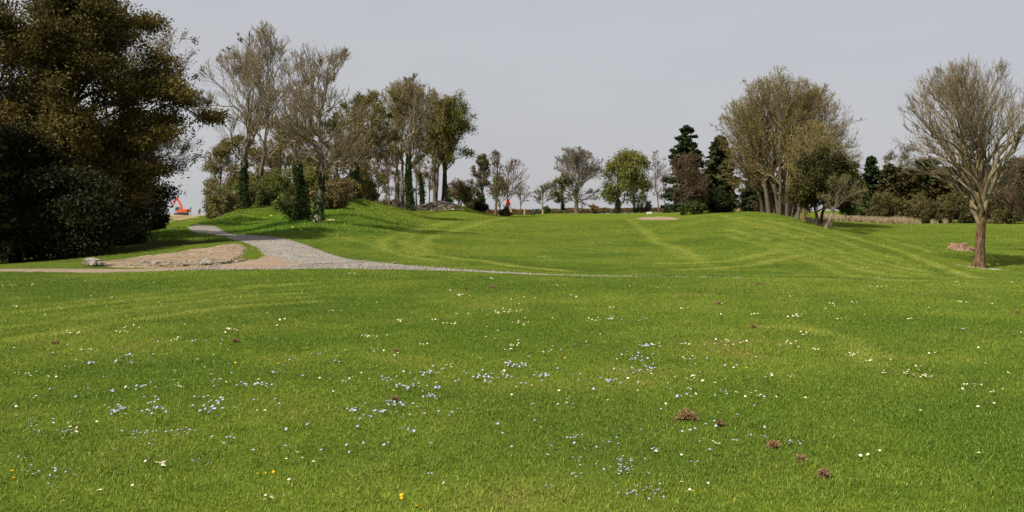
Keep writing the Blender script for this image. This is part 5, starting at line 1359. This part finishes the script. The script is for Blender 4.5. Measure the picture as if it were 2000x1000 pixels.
SPEED = [(220, 815, 22, 5, 14), (238, 806, 12, 5, 8), (297, 806, 18, 14, 20), (280, 856, 32, 8, 28), (365, 851, 34, 5, 18), (413, 803, 28, 14, 24), (62, 837, 9, 9, 10), (75, 855, 28, 8, 12), (130, 852, 14, 6, 8), (53, 901, 26, 5, 6), (95, 932, 52, 9, 26), (95, 960, 14, 3, 2), (250, 702, 12, 3, 8), (176, 717, 10, 2, 8), (240, 715, 20, 3, 8), (275, 765, 14, 4, 10), (222, 772, 5, 2, 4), (422, 752, 10, 6, 6), (415, 912, 32, 4, 9), (475, 760, 16, 5, 6), (375, 673, 16, 2, 6),
 (515, 760, 16, 5, 8), (695, 812, 10, 5, 8), (740, 815, 22, 6, 16), (790, 798, 16, 6, 14), (765, 800, 20, 6, 8), (800, 765, 22, 5, 18), (845, 785, 14, 6, 10), (856, 767, 14, 4, 8), (777, 819, 5, 4, 4), (788, 847, 12, 4, 8), (765, 868, 8, 4, 4), (840, 736, 24, 5, 14), (755, 749, 12, 4, 8), (960, 741, 38, 7, 26), (957, 754, 10, 4, 6), (990, 718, 14, 3, 10), (605, 861, 1, 1, 1), (843, 939, 2, 2, 2), (614, 698, 8, 2, 3), (662, 714, 6, 2, 3), (535, 734, 8, 2, 4), (592, 744, 6, 2, 2),
 (1015, 720, 20, 3, 14), (1057, 741, 14, 4, 14), (1020, 760, 12, 4, 6), (1190, 753, 14, 4, 8), (1247, 730, 26, 6, 16), (1250, 702, 34, 10, 20), (1262, 682, 14, 3, 10), (1246, 628, 24, 4, 8), (1325, 784, 10, 2, 4), (1407, 775, 6, 4, 3), (1180, 850, 2, 2, 1), (1190, 875, 12, 4, 5), (1128, 912, 12, 8, 7), (1220, 925, 34, 16, 46), (1232, 975, 20, 10, 18), (1280, 975, 18, 18, 14), (1282, 890, 10, 9, 9), (1350, 911, 14, 3, 6), (1073, 965, 10, 5, 4), (1125, 940, 14, 6, 7), (1105, 865, 12, 5, 7), (1130, 862, 12, 5, 6), (1216, 848, 2, 2, 1), (1253, 849, 2, 2, 2), (1467, 860, 7, 3, 4), (1497, 864, 6, 2, 3), (1560, 873, 22, 4, 8), (1878, 648, 12, 2, 6), (960, 461, 14, 2, 14), (900, 461, 10, 1, 10), (1480, 458, 16, 4, 22)]
DAND = [(22, 932), (34, 926), (27, 943), (3, 947), (169, 759), (477, 746), (460, 714), (473, 714), (235, 585), (95, 582), (768, 770), (606, 792), (546, 714), (552, 715), (661, 701), (884, 746), (931, 775), (788, 977), (782, 986), (739, 995), (816, 998), (535, 929), (515, 929), (504, 936), (867, 619), (919, 605), (624, 613), (1081, 638), (1122, 650), (1103, 652), (1100, 704), (1207, 634), (1457, 724), (1048, 842), (1359, 968), (1502, 644), (1689, 618), (1656, 620), (385, 538), (372, 551), (376, 551), (1261, 548), (1272, 473), (493, 487), (497, 483)]
FAR_DAISY = [(1180, 476, 40, 4, 40), (1203, 493, 6, 2, 6), (1130, 511, 12, 1, 8), (1400, 445, 40, 5, 40), (1380, 452, 20, 3, 16), (1440, 441, 12, 2, 10), (1060, 505, 14, 3, 14), (1075, 509, 10, 2, 8), (850, 471, 10, 3, 8), (830, 475, 6, 3, 6), (965, 547, 8, 2, 8), (755, 537, 6, 1, 3), (686, 537, 8, 1, 8), (1640, 512, 10, 2, 6), (1690, 524, 14, 2, 12), (1715, 546, 12, 2, 10), (1740, 540, 10, 2, 8), (640, 473, 20, 2, 14), (663, 434, 12, 1, 10), (690, 440, 6, 1, 5), (570, 444, 6, 2, 4), (1560, 538, 8, 1, 6), (1510, 497, 10, 2, 6), (1590, 505, 10, 2, 8), (700, 452, 8, 3, 5), (1000, 470, 8, 2, 4), (1090, 560, 14, 2, 8), (1870, 553, 6, 1, 5), (1975, 554, 5, 1, 5), (1440, 545, 16, 1, 5), (60, 560, 12, 3, 6), (20, 560, 12, 2, 6), (500, 575, 8, 2, 3)]

def expand(cl, seed, extra=0):
    g = np.random.default_rng(seed); out = []; cid = []
    for i, (x, y, sx, sy, n) in enumerate(cl):
        a = g.normal(size=(n, 2)) * .55
        out.append(np.stack([x + a[:, 0] * sx * 1.1, y + a[:, 1] * sy * 1.1], -1)); cid += [i] * n
    p = np.concatenate(out); p[:, 1] = np.minimum(p[:, 1], 1010)
    return p, np.array(cid)
def zone(px, py):
    side = 'far left' if px < 200 else 'left' if px < 560 else 'left-of-centre' if px < 880 else 'centre' if px < 1160 else 'right-of-centre' if px < 1420 else 'right' if px < 1700 else 'far right'
    near = 'nearest' if py > 900 else 'near' if py > 810 else 'middle' if py > 725 else 'farther' if py > 650 else 'farthest'
    return f'{near} {side}'
def place(cl, seed, make, label_fn, cat, group, cap):
    p, cid = expand(cl, seed)
    P = ground(p[:, 0], p[:, 1])
    order = np.argsort(P[:, 1])
    for k in order[:cap]:
        o = make(k); o.location = P[k]
        tag(o, label_fn(cl[cid[k]]), cat, group)
    return P[order[cap:]]
gf = np.random.default_rng(99)
def tilt(): return (gf.normal() * .22 + .22, gf.normal() * .22 - .12, gf.random() * 6.28)
def make_daisy(k):
    o = link('daisy', daisy_head[k % 3]); s = gf.uniform(.58, .9); o.scale = (s, s, gf.uniform(.75, 1.0)); o.rotation_euler = tilt()
    link('flower_centre', eye_mesh, o); link('flower_stalk', stalk_mesh, o); return o
def dl(c):
    n = c[4]
    kind = 'single white daisy' if n == 1 else ('white daisy in a small knot of %s' % {2: 'two', 3: 'three', 4: 'four'}.get(n, 'few') if n <= 4 else ('white daisy in a loose row' if c[2] > 4 * c[3] else 'white daisy in a spread-out patch'))
    return f'{kind} in the {zone(c[0], c[1])} lawn'
rest_d = place(DAISY, 1, make_daisy, dl, 'daisy', 'white daisies in the lawn', 295)
def make_speed(k):
    o = link('speedwell', speed_mesh[k % 2]); s = gf.uniform(.6, .92); o.scale = (s, s, gf.uniform(.75, 1.0)); o.rotation_euler = tilt(); return o
def sl(c):
    kind = 'stray pale blue speedwell flower' if c[4] <= 4 else ('pale blue speedwell flower in a thin strip' if c[2] > 4 * c[3] else ('pale blue speedwell flower in a dense patch' if c[4] > 16 else 'pale blue speedwell flower in a small patch'))
    return f'{kind} in the {zone(c[0], c[1])} lawn'
rest_s = place(SPEED, 2, make_speed, sl, 'flower', 'blue speedwell flowers in the lawn', 295)
dp = ground([p[0] for p in DAND], [p[1] for p in DAND])
DSP = {10: 'tall yellow dandelion with a brown leaf beside it in the middle of the lawn', 11: 'single yellow dandelion left of the blue speedwell patch in mid lawn', 0: 'yellow flower in the cluster at the near left corner, with blue speedwell', 19: 'yellow dandelion at the bottom picture edge, middle'}
for k, p in enumerate(dp):
    px, py = DAND[k]
    o = link('dandelion', dand_head); o.location = p; s = gf.uniform(.5, .72); o.scale = (s, s, s); o.rotation_euler = tilt(); link('flower_stalk', dand_stalk, o)
    lab = DSP.get(k)
    if lab is None:
        alone = min(math.hypot(px - q[0], (py - q[1])) for j, q in enumerate(DAND) if j != k) > 30
        lab = ('lone yellow dandelion in the ' if alone else 'yellow dandelion close beside another in the ') + (zone(px, py) + ' lawn' if py > 555 else 'grass by the track' if px < 520 else 'far fairway grass')
    tag(o, lab, 'dandelion', 'yellow dandelions in the lawn')
# the rest of each kind, past the first three hundred, as one mass each
def mass(name, P, meshes, seed, smin=.9, smax=1.3):
    g = np.random.default_rng(seed); V = []; F4 = []; F3 = []; m4 = []; m3 = []; n0 = 0
    src = []
    mats = list(dict.fromkeys(m for me in meshes for m in me.materials))
    for me in meshes:
        v = np.empty(len(me.vertices) * 3, np.float32); me.vertices.foreach_get('co', v); v = v.reshape(-1, 3)
        src.append((v, [(tuple(p.vertices), mats.index(me.materials[p.material_index])) for p in me.polygons]))
    v = np.concatenate([s[0] for s in src]); off = np.cumsum([0] + [len(s[0]) for s in src[:-1]])
    q4 = np.array([[i + o for i in f] for (s, o) in zip(src, off) for f, m in s[1] if len(f) == 4]).reshape(-1, 4); i4 = [m for s in src for f, m in s[1] if len(f) == 4]
    q3 = np.array([[i + o for i in f] for (s, o) in zip(src, off) for f, m in s[1] if len(f) == 3]).reshape(-1, 3); i3 = [m for s in src for f, m in s[1] if len(f) == 3]
    n = len(P); a = g.random(n) * 6.28; s = g.uniform(smin, smax, n)
    t1, t2 = .25 + .22 * g.normal(size=n), .22 * g.normal(size=n) - .1
    X = v[None, :, 0] * np.cos(a)[:, None] - v[None, :, 1] * np.sin(a)[:, None]; Y = v[None, :, 0] * np.sin(a)[:, None] + v[None, :, 1] * np.cos(a)[:, None]; Z = np.broadcast_to(v[None, :, 2], X.shape)
    Y2 = Y - Z * t1[:, None]; Z2 = Z + Y * t1[:, None]; X2 = X + Z2 * t2[:, None]; Z3 = Z2 - X * t2[:, None]
    VV = np.stack([X2, Y2, Z3], -1) * s[:, None, None] + P[:, None]
    nv = len(v); o_ = (np.arange(n) * nv)[:, None, None]
    fs = [(q4[None] + o_).reshape(-1, 4)] + ([(q3[None] + o_).reshape(-1, 3)] if len(q3) else [])
    mi = np.concatenate([np.tile(i4, n)] + ([np.tile(i3, n)] if len(q3) else []))
    return tag(link(name, build_mesh(name, VV.reshape(-1, 3), fs, mats, mat_idx=mi)), kind='stuff')
p2, _ = expand(FAR_DAISY, 3)
gq = np.random.default_rng(4)
sx_ = gq.uniform(-60, 2060, 110); sy_ = 550 + 260 * gq.random(110) ** 1.4
mass('daisy_drift', np.concatenate([rest_d, ground(p2[:, 0], p2[:, 1]), ground(sx_, sy_)]), [daisy_head[0], eye_mesh, stalk_mesh], 5, .62, .95)
sx_ = gq.uniform(100, 1500, 160); sy_ = 660 + 240 * gq.random(160)
mass('speedwell_drift', np.concatenate([rest_s, ground(sx_, sy_)]), [speed_mesh[0]], 6)

# primroses and daffodils by the knoll trees
prim = flower_mesh('primrose', [(*petal_disc(6, .002, .05, .045, .012, .09, 5, True), M['primrose']), (*stalk(.09, .003), M['stalk'])])
for px, py, lab, m_ in [(640, 433.5, 'clump of pale primroses right of the pale-based knoll tree, left one', prim), (648, 433, 'clump of pale primroses right of the pale-based knoll tree, right one', prim)]:
    r_ = empty('primrose_clump', ground(px, py)[0]); tag(r_, lab, 'primrose')
    for i in range(5):
        o = link('flower', prim, r_); o.location = (gf.normal() * .09, gf.normal() * .05, 0); o.rotation_euler = (.5, 0, gf.random() * 6); o.scale = (1, 1, gf.uniform(.8, 1.3))
daff = flower_mesh('daffodil', [(*petal_disc(6, .004, .06, .05, .01, .16, 7, True), M['petal_yellow']), (*stalk(.16, .004), M['stalk'])])
for px, py, lab in [(570, 449, 'yellow daffodil on the knoll bank, leftmost of three'), (585, 454, 'yellow daffodil lowest on the knoll bank, nearest the path'), (593, 449, 'yellow daffodil on the knoll bank, rightmost of three'), (530, 426, 'yellow daffodil high on the knoll bank by the bushes')]:
    r_ = link('daffodil', daff); r_.location = ground(px, py)[0]; r_.rotation_euler = (.6, 0, gf.random()); tag(r_, lab, 'daffodil', 'yellow daffodils on the knoll bank')

# clumps of dry brown grass clippings
def clump(px, py, w, hh, n, seed, label, tint=((.16, .095, .045), (.36, .24, .12))):
    w *= .62 if n > 800 else .34; hh *= .5 if n > 800 else .25; n = int(n * .8)
    g = np.random.default_rng(seed); p = ground(px, py)[0]
    C = np.stack([g.normal(size=n) * w * .26, g.normal(size=n) * w * .16, np.abs(g.normal(size=n)) * hh * .5 + .022], -1)
    C[:, 0] += .12 * w * np.sign(g.normal(size=n)); C[:, 2] *= np.exp(-(C[:, 0] / (w * .5)) ** 2) * .8 + .35
    u = nrm(g.normal(size=(n, 3)) * np.array([1, 1, .4])); v = nrm(np.cross(u, g.normal(size=(n, 3))))
    ln = (.016 + .022 * g.random(n))[:, None]; wd = .0018
    V = np.stack([C - u * ln - v * wd, C - u * ln + v * wd, C + u * ln + v * wd, C + u * ln - v * wd], 1).reshape(-1, 3)
    o = link('grass_clippings', build_mesh('grass_clippings', V, [np.arange(4 * n).reshape(n, 4)], [M['dry_clip']], np.repeat(mixcol(n, *tint, g), 4, 0)))
    o.location = p; tag(o, label, 'grass clippings', 'clumps of dry brown grass clippings on the lawn')
for i, (px, py, w, hh, n, lab) in enumerate([(1341, 824, .17, .07, 900, 'largest clump of dry brown grass clippings, in the right middle of the lawn'), (1512, 880, .15, .03, 420, 'flat brown clippings clump right of the blue speedwell, near right'), (1565, 904, .06, .03, 150, 'tiny brown clippings clump just below the flat one'),
                                          (1609, 935, .09, .05, 280, 'nearest brown clippings clump on the right'), (1471, 641, .20, .05, 260, 'elongated brown clippings clump far off, right of the middle'), (1404, 596, .20, .05, 220, 'brown clippings clump far off left of the elongated one'),
                                          (460, 670, .12, .05, 220, 'brown clippings clump in the left middle of the lawn'), (107, 673, .14, .03, 180, 'faint brown clippings clump at the far left of the lawn'), (771, 787, .06, .05, 160, 'small brown withered clump below the tall dandelion'), (962, 563, .35, .05, 200, 'brown clippings clump near the gravel track'), (910, 566, .28, .04, 150, 'thin brown clippings clump left of the one near the gravel track'),
                                          (1407, 833, .08, .03, 140, 'small brown scrap right of the largest clump'), (1480, 557, .5, .04, 220, 'long thin brown streak of clippings near the track, far right of middle'), (1988, 613, .2, .05, 150, 'brown clippings clump at the far right picture edge'), (773, 690, .05, .04, 90, 'dark brown withered scrap in mid lawn')]):
    clump(px, py, w, hh, n, 700 + i, lab)
